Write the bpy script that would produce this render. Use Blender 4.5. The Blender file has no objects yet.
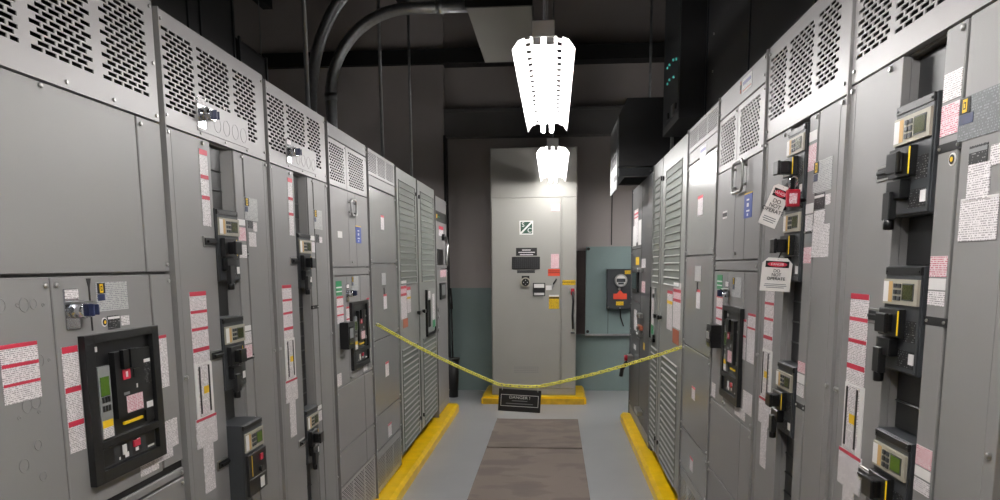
import bpy, math, random
from mathutils import Matrix, Vector
random.seed(4)
scn = bpy.context.scene
COL = scn.collection
PAD = 0.09                       # height of the yellow pads the cabinets stand on

# ------------------------------------------------------------------ materials
def sr(h):
    c = [int(h[i:i+2], 16) / 255 for i in (0, 2, 4)]
    return tuple((x / 12.92 if x <= .04045 else ((x + .055) / 1.055) ** 2.4) for x in c) + (1,)

def mat(name, hexcol, rough=.5, metal=0., noise=0., nscale=8., bump=0., bscale=200., spec=.5, emit=0., coat=0.):
    m = bpy.data.materials.new(name); m.use_nodes = True
    nt = m.node_tree; b = nt.nodes['Principled BSDF']
    col = sr(hexcol)
    b.inputs['Base Color'].default_value = col
    b.inputs['Roughness'].default_value = rough
    b.inputs['Metallic'].default_value = metal
    b.inputs['Specular IOR Level'].default_value = spec
    b.inputs['Coat Weight'].default_value = coat
    if emit:
        b.inputs['Emission Color'].default_value = col
        b.inputs['Emission Strength'].default_value = emit
    if noise or bump:
        tc = nt.nodes.new('ShaderNodeTexCoord')
    if noise:
        n = nt.nodes.new('ShaderNodeTexNoise'); n.inputs['Scale'].default_value = nscale
        n.inputs['Detail'].default_value = 6
        nt.links.new(tc.outputs['Object'], n.inputs['Vector'])
        r = nt.nodes.new('ShaderNodeMapRange')
        r.inputs['From Min'].default_value = .3; r.inputs['From Max'].default_value = .7
        r.inputs['To Min'].default_value = 1 - noise; r.inputs['To Max'].default_value = 1 + noise
        nt.links.new(n.outputs['Fac'], r.inputs['Value'])
        v = nt.nodes.new('ShaderNodeVectorMath'); v.operation = 'SCALE'
        v.inputs[0].default_value = col[:3]
        nt.links.new(r.outputs['Result'], v.inputs['Scale'])
        nt.links.new(v.outputs['Vector'], b.inputs['Base Color'])
    if bump:
        n2 = nt.nodes.new('ShaderNodeTexNoise'); n2.inputs['Scale'].default_value = bscale
        nt.links.new(tc.outputs['Object'], n2.inputs['Vector'])
        bp = nt.nodes.new('ShaderNodeBump'); bp.inputs['Strength'].default_value = bump
        bp.inputs['Distance'].default_value = .002
        nt.links.new(n2.outputs['Fac'], bp.inputs['Height'])
        nt.links.new(bp.outputs['Normal'], b.inputs['Normal'])
    return m

def paper(name, bg, ink, lines=230., words=260., thresh=.47, cover=.5, rough=.45):
    """white sheet with rows of broken small print"""
    m = bpy.data.materials.new(name); m.use_nodes = True
    nt = m.node_tree; b = nt.nodes['Principled BSDF']; N = nt.nodes.new; L = nt.links.new
    b.inputs['Roughness'].default_value = rough
    tc = N('ShaderNodeTexCoord'); s = N('ShaderNodeSeparateXYZ'); L(tc.outputs['Object'], s.inputs[0])
    zl = N('ShaderNodeMath'); zl.operation = 'MULTIPLY'; zl.inputs[1].default_value = lines; L(s.outputs['Z'], zl.inputs[0])
    fr = N('ShaderNodeMath'); fr.operation = 'FRACT'; L(zl.outputs[0], fr.inputs[0])
    lt = N('ShaderNodeMath'); lt.operation = 'LESS_THAN'; lt.inputs[1].default_value = cover; L(fr.outputs[0], lt.inputs[0])
    fl = N('ShaderNodeMath'); fl.operation = 'FLOOR'; L(zl.outputs[0], fl.inputs[0])
    xs = N('ShaderNodeMath'); xs.operation = 'MULTIPLY'; xs.inputs[1].default_value = words; L(s.outputs['X'], xs.inputs[0])
    fz = N('ShaderNodeMath'); fz.operation = 'MULTIPLY'; fz.inputs[1].default_value = 7.31; L(fl.outputs[0], fz.inputs[0])
    cb = N('ShaderNodeCombineXYZ'); L(xs.outputs[0], cb.inputs['X']); L(fz.outputs[0], cb.inputs['Y'])
    ns = N('ShaderNodeTexNoise'); ns.inputs['Scale'].default_value = 1; ns.inputs['Detail'].default_value = 1; L(cb.outputs[0], ns.inputs['Vector'])
    gt = N('ShaderNodeMath'); gt.operation = 'GREATER_THAN'; gt.inputs[1].default_value = thresh; L(ns.outputs['Fac'], gt.inputs[0])
    mu = N('ShaderNodeMath'); mu.operation = 'MULTIPLY'; L(lt.outputs[0], mu.inputs[0]); L(gt.outputs[0], mu.inputs[1])
    mx = N('ShaderNodeMix'); mx.data_type = 'RGBA'
    mx.inputs['A'].default_value = sr(bg); mx.inputs['B'].default_value = sr(ink)
    L(mu.outputs[0], mx.inputs['Factor']); L(mx.outputs['Result'], b.inputs['Base Color'])
    return m

M = dict(
    cab=mat('grey_cabinet_paint', '838281', .42, noise=.03, nscale=3, bump=.1, bscale=350),
    gloss=mat('glossy_grey_cabinet_paint', '7d7e7d', .24, noise=.02, nscale=3, coat=.12),
    darkgrey=mat('dark_grey_cabinet_paint', '4c4d4f', .42),
    ventlit=mat('lamp_brightened_vent_paint', '959392', .36, bump=.08, bscale=350),  # cabinet grey lightened on the vents to paint in the nearby lamps' light
    louvre=mat('louvred_door_paint', '858783', .38, noise=.03),
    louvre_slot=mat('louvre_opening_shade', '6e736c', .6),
    dark=mat('cabinet_interior', '171717', .8),
    seam=mat('black_gap_shade_strip', '0b0b0c', .6),  # black bars, and strips that deepen the shade in panel gaps
    black=mat('black_moulded_plastic', '151617', .38, noise=.05, nscale=20),
    black2=mat('charcoal_moulded_plastic', '34373a', .42, noise=.05, nscale=20),
    handle=mat('black_handle_plastic', '0d0e10', .28),
    glassy=mat('smoked_window', '0a0b0d', .08),
    chrome=mat('chrome_plate', 'd8dbe0', .16, metal=1),
    zinc=mat('zinc_hardware', 'b4b4b2', .32, metal=1),
    steel=mat('galvanised_conduit', 'a6a8aa', .4, metal=.85, noise=.1, nscale=30),
    beige=mat('trip_unit_beige', 'a49f90', .45),
    tan=mat('trip_unit_orange_strip', 'c4a068', .5),
    lcd=mat('green_lcd_screen', '3d421f', .2),
    lcd2=mat('bright_green_lcd_screen', '47661f', .2),
    white=mat('white_label', 'e4e2e0', .45),
    red=mat('red_print', 'c22e45', .45),
    orange=mat('orange_red_label', 'd6492f', .45),
    rust=mat('rust_label', 'a3583c', .5),
    yellow=mat('yellow_label', 'eec41a', .45),
    green=mat('green_label', '14804a', .45),
    dkgreen=mat('dark_green_emblem', '12402f', .45),
    badgeblue=mat('faded_blue_print', '6a6d92', .5),
    blue=mat('blue_label', '2a4699', .4),
    navy=mat('blue_key_head', '27304f', .3),
    plate=mat('grey_nameplate', '7d7f80', .4),
    text=paper('small_print', 'eae5e6', 'a09a9b'),
    texty=paper('small_print_on_yellow', 'eec41a', '6a5a18', thresh=.48),
    pink=paper('red_small_print', 'e6d5d8', 'c46378'),
    platetext=paper('small_print_on_grey', 'b9b9b8', '85878a', lines=200),
    platedark=paper('engraved_grey_plate', '5d6062', '85888a', lines=190, thresh=.55),
    blacktext=paper('white_print_on_black', '101113', '858585', lines=190, words=200, thresh=.57, cover=.4),
    board=mat('teal_painted_plywood', '7c8f8e', .6, noise=.06, nscale=2),
    brown=mat('dark_brown_wood', '2e2420', .7, noise=.2, nscale=6),
    sc=mat('warm_grey_enclosure_paint', '979690', .52, noise=.02, nscale=2),
    blackbox=mat('black_enclosure_paint', '363638', .45, noise=.05),
    yellowpad=mat('yellow_floor_paint', 'f2c508', .3, noise=.1, nscale=9, bump=.2, bscale=25),
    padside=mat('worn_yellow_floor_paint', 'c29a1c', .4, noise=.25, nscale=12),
    reflector=mat('white_reflector', 'f2f2f0', .4),
    socket=mat('lamp_end_plate', 'd6d6d6', .5),
    ceiling=mat('dark_ceiling', '2b2928', .9, noise=.3, nscale=1.5),
    wallgrey=mat('grey_wall_paint', '62605f', .8, noise=.08, nscale=1.2),
    iron=mat('black_steel', '131313', .6),
    brownpipe=mat('rusty_brown_pipe', '3f322c', .7, noise=.3, nscale=5),
    led=mat('teal_indicator', '46a8a0', .4, emit=.5),
    chain=mat('yellow_plastic_chain', 'e4de58', .4),
    lockred=mat('red_padlock', 'a01028', .35),
    tagwhite=mat('tag_card', 'e9e6e2', .5),
    bin=mat('black_bin_plastic', '0d0d0d', .5),
    ink=mat('black_print', '070707', .5),
)
TUBE = mat('lit_fluorescent_tube', 'fcf9f8', .4, emit=58.0)
M['tube'] = TUBE

def floor_mat():
    m = mat('grey_epoxy_floor', '83878b', .28, coat=.1); nt = m.node_tree; N = nt.nodes.new; L = nt.links.new
    b = nt.nodes['Principled BSDF']
    tc = N('ShaderNodeTexCoord')
    n = N('ShaderNodeTexNoise'); n.inputs['Scale'].default_value = 1.6; n.inputs['Detail'].default_value = 8; L(tc.outputs['Object'], n.inputs[0])
    r = N('ShaderNodeValToRGB'); r.color_ramp.elements[0].position = .3; r.color_ramp.elements[0].color = sr('999a9b')
    r.color_ramp.elements[1].position = .75; r.color_ramp.elements[1].color = sr('a8a9aa')
    L(n.outputs['Fac'], r.inputs[0])
    n2 = N('ShaderNodeTexNoise'); n2.inputs['Scale'].default_value = 5; n2.inputs['Detail'].default_value = 12; n2.inputs['Roughness'].default_value = .75; L(tc.outputs['Object'], n2.inputs[0])
    r2 = N('ShaderNodeMapRange'); r2.inputs['From Min'].default_value = .66; r2.inputs['From Max'].default_value = .76; L(n2.outputs['Fac'], r2.inputs['Value'])
    mx = N('ShaderNodeMix'); mx.data_type = 'RGBA'; L(r2.outputs[0], mx.inputs['Factor']); L(r.outputs[0], mx.inputs['A']); mx.inputs['B'].default_value = sr('c6c8c9')
    L(mx.outputs['Result'], b.inputs['Base Color'])
    r3 = N('ShaderNodeMapRange'); r3.inputs['To Min'].default_value = .22; r3.inputs['To Max'].default_value = .42; L(n.outputs['Fac'], r3.inputs['Value']); L(r3.outputs[0], b.inputs['Roughness'])
    return m
def rubber_mat():
    m = mat('ribbed_brown_rubber', '57504b', .8); nt = m.node_tree; N = nt.nodes.new; L = nt.links.new
    b = nt.nodes['Principled BSDF']; tc = N('ShaderNodeTexCoord'); s = N('ShaderNodeSeparateXYZ'); L(tc.outputs['Object'], s.inputs[0])
    n = N('ShaderNodeTexNoise'); n.inputs['Scale'].default_value = 3; n.inputs['Detail'].default_value = 8; n.inputs['Distortion'].default_value = .6; L(tc.outputs['Object'], n.inputs[0])
    mp = N('ShaderNodeMapping'); mp.inputs['Scale'].default_value = (1.2, 5, 1); L(tc.outputs['Object'], mp.inputs[0])
    n3 = N('ShaderNodeTexNoise'); n3.inputs['Scale'].default_value = 1.5; n3.inputs['Detail'].default_value = 5; L(mp.outputs[0], n3.inputs[0])
    ad = N('ShaderNodeMath'); ad.operation = 'ADD'; L(n.outputs['Fac'], ad.inputs[0]); L(n3.outputs['Fac'], ad.inputs[1])
    r = N('ShaderNodeValToRGB'); e = r.color_ramp.elements; e[0].position = .78; e[0].color = sr('5b524b'); e[1].position = 1.3; e[1].color = sr('6c6159')
    e2 = e.new(.95); e2.color = sr('635951')
    L(ad.outputs[0], r.inputs[0]); L(r.outputs[0], b.inputs['Base Color'])
    w = N('ShaderNodeMath'); w.operation = 'MULTIPLY'; w.inputs[1].default_value = 420; L(s.outputs['X'], w.inputs[0])
    sn = N('ShaderNodeMath'); sn.operation = 'SINE'; L(w.outputs[0], sn.inputs[0])
    bp = N('ShaderNodeBump'); bp.inputs['Strength'].default_value = .08; bp.inputs['Distance'].default_value = .002; L(sn.outputs[0], bp.inputs['Height']); L(bp.outputs[0], b.inputs['Normal'])
    return m
def wall_mat():
    m = mat('two_tone_wall_paint', '6c6664', .75); nt = m.node_tree; N = nt.nodes.new; L = nt.links.new
    b = nt.nodes['Principled BSDF']; g = N('ShaderNodeNewGeometry'); s = N('ShaderNodeSeparateXYZ'); L(g.outputs['Position'], s.inputs[0])
    lt = N('ShaderNodeMath'); lt.operation = 'LESS_THAN'; lt.inputs[1].default_value = 1.36; L(s.outputs['Z'], lt.inputs[0])
    n = N('ShaderNodeTexNoise'); n.inputs['Scale'].default_value = 1.3; n.inputs['Detail'].default_value = 6; L(g.outputs['Position'], n.inputs[0])
    rr = N('ShaderNodeMapRange'); rr.inputs['To Min'].default_value = .88; rr.inputs['To Max'].default_value = 1.12; L(n.outputs['Fac'], rr.inputs['Value'])
    mx = N('ShaderNodeMix'); mx.data_type = 'RGBA'; mx.inputs['A'].default_value = sr('a29b98'); mx.inputs['B'].default_value = sr('7b8c8a'); L(lt.outputs[0], mx.inputs['Factor'])
    v = N('ShaderNodeVectorMath'); v.operation = 'SCALE'; L(mx.outputs['Result'], v.inputs[0]); L(rr.outputs[0], v.inputs['Scale'])
    L(v.outputs[0], b.inputs['Base Color'])
    return m
M['floor'] = floor_mat(); M['rubber'] = rubber_mat(); M['wall'] = wall_mat()

# ------------------------------------------------------------------ mesh building
class MB:
    def __init__(s): s.v = []; s.f = []; s.m = []; s.mats = []; s.sm = []
    def mi(s, m):
        if m not in s.mats: s.mats.append(m)
        return s.mats.index(m)
    def add(s, vs, fs, m, smooth=False):
        o = len(s.v); s.v += [tuple(v) for v in vs]; k = s.mi(m)
        for f in fs: s.f.append([o + i for i in f]); s.m.append(k); s.sm.append(smooth)
        return s
    def box(s, x0, x1, y0, y1, z0, z1, m):
        vs = [(x, y, z) for z in (z0, z1) for y in (y0, y1) for x in (x0, x1)]
        return s.add(vs, [(0, 2, 3, 1), (4, 5, 7, 6), (0, 1, 5, 4), (2, 6, 7, 3), (0, 4, 6, 2), (1, 3, 7, 5)], m)
    def prism(s, poly, axis, a, b, m):
        """extrude a 2-D polygon; axis 'x': (y,z) poly, 'y': (x,z) poly, 'z': (x,y) poly"""
        n = len(poly)
        def P(p, t): return {'x': (t, p[0], p[1]), 'y': (p[0], t, p[1]), 'z': (p[0], p[1], t)}[axis]
        vs = [P(p, a) for p in poly] + [P(p, b) for p in poly]
        fs = [list(range(n)), list(range(2 * n - 1, n - 1, -1))] + [(i, i + n, (i + 1) % n + n, (i + 1) % n) for i in range(n)]
        return s.add(vs, fs, m)
    def cyl(s, c, r, h, axis, m, n=16, r2=None, smooth=True):
        r2 = r if r2 is None else r2; vs = []
        for t, rr in ((0, r), (h, r2)):
            for i in range(n):
                a = 2 * math.pi * i / n; p, q = rr * math.cos(a), rr * math.sin(a)
                vs.append({'x': (c[0] + t, c[1] + p, c[2] + q), 'y': (c[0] + p, c[1] + t, c[2] + q), 'z': (c[0] + p, c[1] + q, c[2] + t)}[axis])
        s.add(vs, [(i, (i + 1) % n, (i + 1) % n + n, i + n) for i in range(n)], m, smooth)
        o = len(s.v) - 2 * n; k = s.mi(m)
        for f in (list(range(n - 1, -1, -1)), list(range(n, 2 * n))): s.f.append([o + i for i in f]); s.m.append(k); s.sm.append(False)
        return s
    def tube(s, pts, r, m, n=12, closed=False, flat=1.):
        pts = [Vector(p) for p in pts]; K = len(pts); vs = []; ref = None
        for i, p in enumerate(pts):
            a = pts[i - 1] if (i or closed) else p; b = pts[(i + 1) % K] if (i < K - 1 or closed) else p
            t = (b - a).normalized()
            if ref is None: ref = t.orthogonal().normalized()
            ref = (ref - t * ref.dot(t)).normalized(); w = t.cross(ref)
            for j in range(n):
                q = 2 * math.pi * j / n; vs.append(p + ref * r * math.cos(q) + w * r * flat * math.sin(q))
        fs = []
        for i in range(K if closed else K - 1):
            for j in range(n):
                a, b = i * n + j, i * n + (j + 1) % n; c, d = ((i + 1) % K) * n + (j + 1) % n, ((i + 1) % K) * n + j
                fs.append((a, b, c, d))
        s.add(vs, fs, m, True)
        if not closed:
            o = len(s.v) - len(vs); k = s.mi(m)
            for f in (list(range(n - 1, -1, -1)), list(range((K - 1) * n, K * n))): s.f.append([o + i for i in f]); s.m.append(k); s.sm.append(False)
        return s
    def bolt(s, u, z, y=0., r=.008, l=.007, m=None):
        return s.cyl((u, y - l, z), r * .8, l, 'y', m or M['zinc'], 6, r, False)
    def build(s, name, parent=None, bevel=0., seg=1, off=(0, 0, 0), label=None):
        me = bpy.data.meshes.new(name)
        me.from_pydata([(x - off[0], y - off[1], z - off[2]) for x, y, z in s.v], [], s.f)
        for m in s.mats: me.materials.append(m)
        for p, k, sm in zip(me.polygons, s.m, s.sm): p.material_index = k; p.use_smooth = sm
        import bmesh
        bm = bmesh.new(); bm.from_mesh(me); bmesh.ops.recalc_face_normals(bm, faces=bm.faces); bm.to_mesh(me); bm.free()
        o = bpy.data.objects.new(name, me); COL.objects.link(o); o.parent = parent
        if bevel:
            b = o.modifiers.new('bevel', 'BEVEL'); b.width = bevel; b.segments = seg; b.limit_method = 'ANGLE'; b.angle_limit = math.radians(50)
        if label: o['label'] = label
        return o

def tag(o, label, cat, group=None, kind=None):
    o['label'] = label; o['category'] = cat
    if group: o['group'] = group
    if kind: o['kind'] = kind
    return o
def thing(name, label, cat, loc=(0, 0, 0), rz=0, group=None):
    o = bpy.data.objects.new(name, None); COL.objects.link(o); o.empty_display_size = .1
    o.location = loc; o.rotation_euler = (0, 0, rz)
    return tag(o, label, cat, group)
def solo(mb, name, label, cat, loc=(0, 0, 0), group=None, bevel=0., seg=1):
    o = mb.build(name, None, bevel, seg, off=loc); o.location = loc
    return tag(o, label, cat, group)
def struct(name, mb, bevel=0.):
    o = mb.build(name, None, bevel); o['kind'] = 'structure'; return o

def text(name, body, size, mat_, parent, mtx, sx=1., ext=.0004, align='CENTER', space=1.):
    """lettering as a mesh; mtx places the flat text (reading along +X, up +Y, facing +Z)"""
    c = bpy.data.curves.new(name, 'FONT'); c.body = body; c.size = size; c.extrude = ext
    c.align_x = align; c.align_y = 'CENTER'; c.space_line = space
    t = bpy.data.objects.new(name, c); COL.objects.link(t)
    dg = bpy.context.evaluated_depsgraph_get()
    me = bpy.data.meshes.new_from_object(t.evaluated_get(dg)); bpy.data.objects.remove(t)
    me.transform(mtx @ Matrix.Diagonal((sx, 1, 1, 1)))
    me.materials.clear(); me.materials.append(mat_)
    o = bpy.data.objects.new(name, me); COL.objects.link(o); o.parent = parent
    return o
FACE = Matrix.Rotation(math.pi / 2, 4, 'X')          # text facing -Y of a cabinet face
def ftext(name, body, size, m, parent, u, z, y, zo=0., sx=1.):
    return text(name, body, size, m, parent, Matrix.Translation((u, y, z - zo)) @ FACE, sx)

# ------------------------------------------------------------------ camera
cd = bpy.data.cameras.new('camera'); cam = bpy.data.objects.new('camera', cd); COL.objects.link(cam)
Fv = Vector((54, 110, 750)).normalized(); Uv = Vector((-35, 5130, -750)); Uv = (Uv - Fv * Uv.dot(Fv)).normalized(); Rv = Uv.cross(Fv)
if Rv.x < 0: Rv = -Rv
X = Vector((Rv[0], Fv[0], Uv[0])); Y = Vector((Rv[1], Fv[1], Uv[1])); Z = -Vector((Rv[2], Fv[2], Uv[2]))
mw = Matrix((X, Y, Z)).transposed().to_4x4(); mw.translation = (0, 0, 1.65)
cam.matrix_world = mw
cd.sensor_width = 36; cd.lens = 27; cd.shift_y = .125; cd.clip_start = .05
scn.camera = cam

# ------------------------------------------------------------------ room
struct('floor', MB().box(-4.4, 2.6, -4.2, 10.2, -.1, 0, M['floor']))
struct('ceiling', MB().box(-4.4, 2.6, -4.2, 10.2, 5.0, 5.1, M['ceiling']))
wb = MB().box(-4.4, 2.6, 9.86, 10.0, 0, 5, M['wall'])
for x in (.735, 1.95): wb.box(x - .006, x + .006, 9.853, 9.86, 1.90, 3.2, M['iron'])
struct('wall_back', wb)
struct('wall_corner', MB().box(-4.4, -1.385, 9.70, 9.86, 0, 5, M['wall']))
struct('wall_left', MB().box(-4.4, -4.3, -4.2, 9.70, 0, 5, M['wallgrey']))
struct('wall_right', MB().box(2.5, 2.6, -4.2, 9.86, 0, 5, M['wallgrey']))
struct('wall_front', MB().box(-4.3, 2.5, -4.2, -4.1, 0, 5, M['wallgrey']))
b = MB().box(-1.385, 2.5, 9.72, 9.86, 3.27, 3.57, M['wallgrey']); b.box(-1.385, 2.5, 9.70, 9.86, 3.55, 3.59, M['wallgrey']).box(-1.385, 2.5, 9.70, 9.86, 3.25, 3.28, M['wallgrey'])
struct('trim_1', b)
b = MB().box(-4.3, -1.40, 9.62, 9.70, 4.12, 4.29, M['iron']).box(-1.40, 2.5, 9.62, 9.86, 4.12, 4.29, M['iron'])
struct('trim_2', b)
struct('trim_3', MB().box(-1.395, -1.365, 9.68, 9.86, 0, 3.27, M['iron']))
b = MB()
for x in (-3.6, -1.9, .9): b.box(x, x + .12, -4, 9.6, 4.8, 5.0, M['iron'])
for y in (3.2, 6.4): b.box(-4.3, 2.5, y, y + .14, 4.72, 4.80, M['iron'])
struct('trim_4', b)

# ------------------------------------------------------------------ yellow pads
def pad(name, label, x0, x1, y0, y1, open_x=None):
    c = .025; b = MB()
    b.prism([(x0, 0), (x1, 0), (x1, PAD - c), (x1 - c, PAD), (x0 + c, PAD), (x0, PAD - c)], 'y', y0 + c, y1 - c, M['yellowpad'])
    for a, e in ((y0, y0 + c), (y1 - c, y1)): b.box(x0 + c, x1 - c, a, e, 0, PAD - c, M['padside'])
    return solo(b, name, label, 'pad', ((x0 + x1) / 2, (y0 + y1) / 2, 0), 'yellow painted equipment pads')
pad('equipment_pad', 'long yellow painted pad under the left cabinet row', -2.2, -1.08, -3.2, 8.42)
pad('equipment_pad', 'long yellow painted pad under the right cabinet row', .713, 1.78, -3.2, 7.95)
pad('equipment_pad', 'short yellow painted pad under the tall cabinet at the end of the aisle', -.87, .39, 8.84, 9.74)

# ------------------------------------------------------------------ rubber mats
def rubber(label, y0, y1):
    b = MB(); xs = [-.607 + .868 * i / 40 for i in range(41)]; n = max(8, int((y1 - y0) / .06)); ys = [y0 + (y1 - y0) * j / n for j in range(n + 1)]
    rnd = random.Random(int(y0 * 10)); ph = [rnd.uniform(0, 6) for _ in range(4)]
    def h(x, y):
        e = .010 * (math.sin(9 * y + ph[0] + 2 * math.sin(3 * x + ph[1])) * math.sin(4 * x + ph[2])) ** 3
        return .012 + max(0, e)
    vs = [(x, y, h(x, y)) for y in ys for x in xs] ; nt = len(vs)
    W = 41; fs = [(j * W + i, j * W + i + 1, (j + 1) * W + i + 1, (j + 1) * W + i) for j in range(n) for i in range(W - 1)]
    edge = [i for i in range(W)] + [j * W + W - 1 for j in range(1, n + 1)] + [n * W + i for i in range(W - 2, -1, -1)] + [j * W for j in range(n - 1, 0, -1)]
    for i in edge: vs.append((vs[i][0], vs[i][1], 0))
    k = len(edge)
    fs += [(edge[i], nt + i, nt + (i + 1) % k, edge[(i + 1) % k]) for i in range(k)] + [list(range(nt + k - 1, nt - 1, -1))]
    b.add(vs, fs, M['rubber'])
    return solo(b, 'floor_mat', label, 'mat', (-.17, (y0 + y1) / 2, 0), 'rubber mats along the aisle')
rubber('brown rubber mat lying at the far end of the aisle floor', 6.650, 7.93)
rubber('long wrinkled brown rubber mat running toward the viewer in the aisle', .4, 6.610)

# ------------------------------------------------------------------ cabinet pieces (local: x along the face, -y out of the face, z up from the floor)
Z0 = PAD
def bld(mb, name, parent, bevel=0., seg=1, label=None): return mb.build(name, parent, bevel, seg, off=(0, 0, Z0), label=label)

def panel(root, name, u0, u1, z0, z1, th=.02, y=0., m=None, bolts=(), fold=(), bevel=.002, label=None, extra=None):
    b = MB().box(u0, u1, y, y + th, z0, z1, m or M['cab'])
    for u, z in bolts: b.bolt(u, z, y)
    for u in fold: b.box(u - .0015, u + .0015, y - .0012, y + .001, z0 + .004, z1 - .004, m or M['cab'])
    if extra: extra(b)
    return bld(b, name, root, bevel, label=label)

def vent(root, u0, u1, z0, z1, cols, zb, zt, sl=.040, gap=.009, sh=.0102, pitch=.0142, stag=.5, m=None, bolts=(), blank=(), th=.003, name='vent_panel'):
    m = m or M['ventlit']; b = MB(); per = sl + gap
    def q(a, c, d, e):
        if c - a > 1e-5 and e - d > 1e-5: b.box(a, c, 0, th, d, e, m)
    q(u0, u1, zt, z1); q(u0, u1, z0, zb); x = u0
    for a, c in cols: q(x, a, zb, zt); x = c
    q(x, u1, zb, zt)
    for a, c in cols:
        n = int((zt - zb) / pitch)
        for i in range(n):
            top = zt - i * pitch; bot = top - sh
            q(a, c, bot - (pitch - sh), bot)
            off = (i * stag * per) % per; iv = []; s = a + off - per
            while s < c:
                s0, s1 = max(s, a), min(s + sl, c)
                if s1 - s0 > sl * .55:
                    if not any(p < (s0 + s1) / 2 < r and t < (bot + top) / 2 < w for p, r, t, w in blank): iv.append((s0, s1))
                s += per
            x = a
            for s0, s1 in iv: q(x, s0, bot, top); x = s1
            q(x, c, bot, top)
        q(a, c, zb, zt - n * pitch)
    fr = .012                                          # folded rim
    b.box(u0, u1, th, .02, z0, z0 + fr, m).box(u0, u1, th, .02, z1 - fr, z1, m).box(u0, u0 + fr, th, .02, z0, z1, m).box(u1 - fr, u1, th, .02, z0, z1, m)
    for u, z in bolts: b.bolt(u, z, 0, .006, .005)
    return bld(b, name, root)

def carcass(root, W, H, cav=(), recess=None, depth=.9, m=None, base=Z0, gap=.005):
    """body: sides, back, top and filled front; cav = (z0,z1) zones left hollow behind vents; recess = (u0,u1,z0,z1)"""
    m = m or M['cab']; b = MB(); d = M['dark']; f = .0205
    b.box(gap, .0115, -.009, f, base, H - .004, m)
    b.box(gap, .015, f, depth, base, H, m).box(W - .015, W - gap, f, depth, base, H, m).box(.015, W - .015, f, depth, H - .008, H, m).box(.015, W - .015, depth - .01, depth, base, H - .008, m)
    zs = sorted(cav); lo = base; solid = []
    for a, c in zs: solid.append((lo, a)); lo = c
    solid.append((lo, H - .008))
    for a, c in solid:
        if c - a < .002: continue
        if recess and recess[2] < c and recess[3] > a:
            u0, u1, r0, r1 = recess
            if r0 > a: b.box(.015, W - .015, f, depth - .01, a, r0, m)
            if r1 < c: b.box(.015, W - .015, f, depth - .01, r1, c, m)
            q0, q1 = max(a, r0), min(c, r1)
            b.box(.015, u0, f, depth - .01, q0, q1, m).box(u1, W - .015, f, depth - .01, q0, q1, m).box(u0, u1, .17, depth - .01, q0, q1, d)
        else: b.box(.015, W - .015, f, depth - .01, a, c, m)
    for a, c in cav:
        b.box(.015, .017, f, .5, a, c, d).box(W - .017, W - .015, f, .5, a, c, d).box(.017, W - .017, .5, .52, a, c, d)
        b.box(.017, W - .017, f, .5, a, a + .002, d).box(.017, W - .017, f, .5, c - .002, c, d)
    return bld(b, 'body', root)

def sticker(root, u0, u1, z0, z1, kind='text', heads=(), name='warning_label', y=-.0003, lay=0, tilt=0, label=None):
    """paper label; heads = fractions from the top (a, b, material key) for coloured bars"""
    yy = y - .0012 * (1 + lay); b = MB().box(u0, u1, yy, y - .0001, z0, z1, M[kind]); h = z1 - z0
    for a, c, k in heads: b.box(u0 + .001, u1 - .001, yy - .0006, yy + .0002, z1 - c * h, z1 - a * h, M[k])
    return bld(b, name, root, label=label)

def key_interlock(root, u, z, lift=0.):
    b = MB().box(u - .027, u + .027, -.004, 0, z - .05, z + .05, M['chrome'])
    b.box(u - .025, u + .027, -.0055, -.004, z + .026, z + .048, M['text'])
    b.cyl((u + .005, -.036, z - .004), .019, .032, 'y', M['chrome'], 14).cyl((u + .03, -.034, z - .006), .016, .034, 'y', M['chrome'], 14)
    b.box(u + .014, u + .019, -.05, -.036, z - .018, z + .012, M['navy']).box(u + .034, u + .038, -.05, -.034, z - .016, z + .010, M['navy'])
    b.box(u - .005, u + .05, -.03, -.004, z + .012, z + .018, M['zinc'])
    return bld(b, 'key_interlock', root, .001, label='chrome key interlock with blue keys')

def emblem(root, parent, u, z, s=.03, y=-.002):
    """black square with a yellow rounded square holding a D"""
    b = MB().box(u, u + s * 1.5, y - .0008, y, z - s, z + s * .2, M['ink']); c = u + s * .75; zc = z - s * .4
    b.box(c - s * .32, c + s * .32, y - .0014, y - .0007, zc - s * .5, zc + s * .5, M['yellow'])
    b.box(c - s * .17, c + s * .17, y - .0018, y - .0013, zc - s * .28, zc + s * .28, M['ink'])
    b.box(c - s * .07, c + s * .08, y - .0021, y - .0017, zc - s * .17, zc + s * .17, M['yellow'])
    return bld(b, 'logo', parent)

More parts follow.
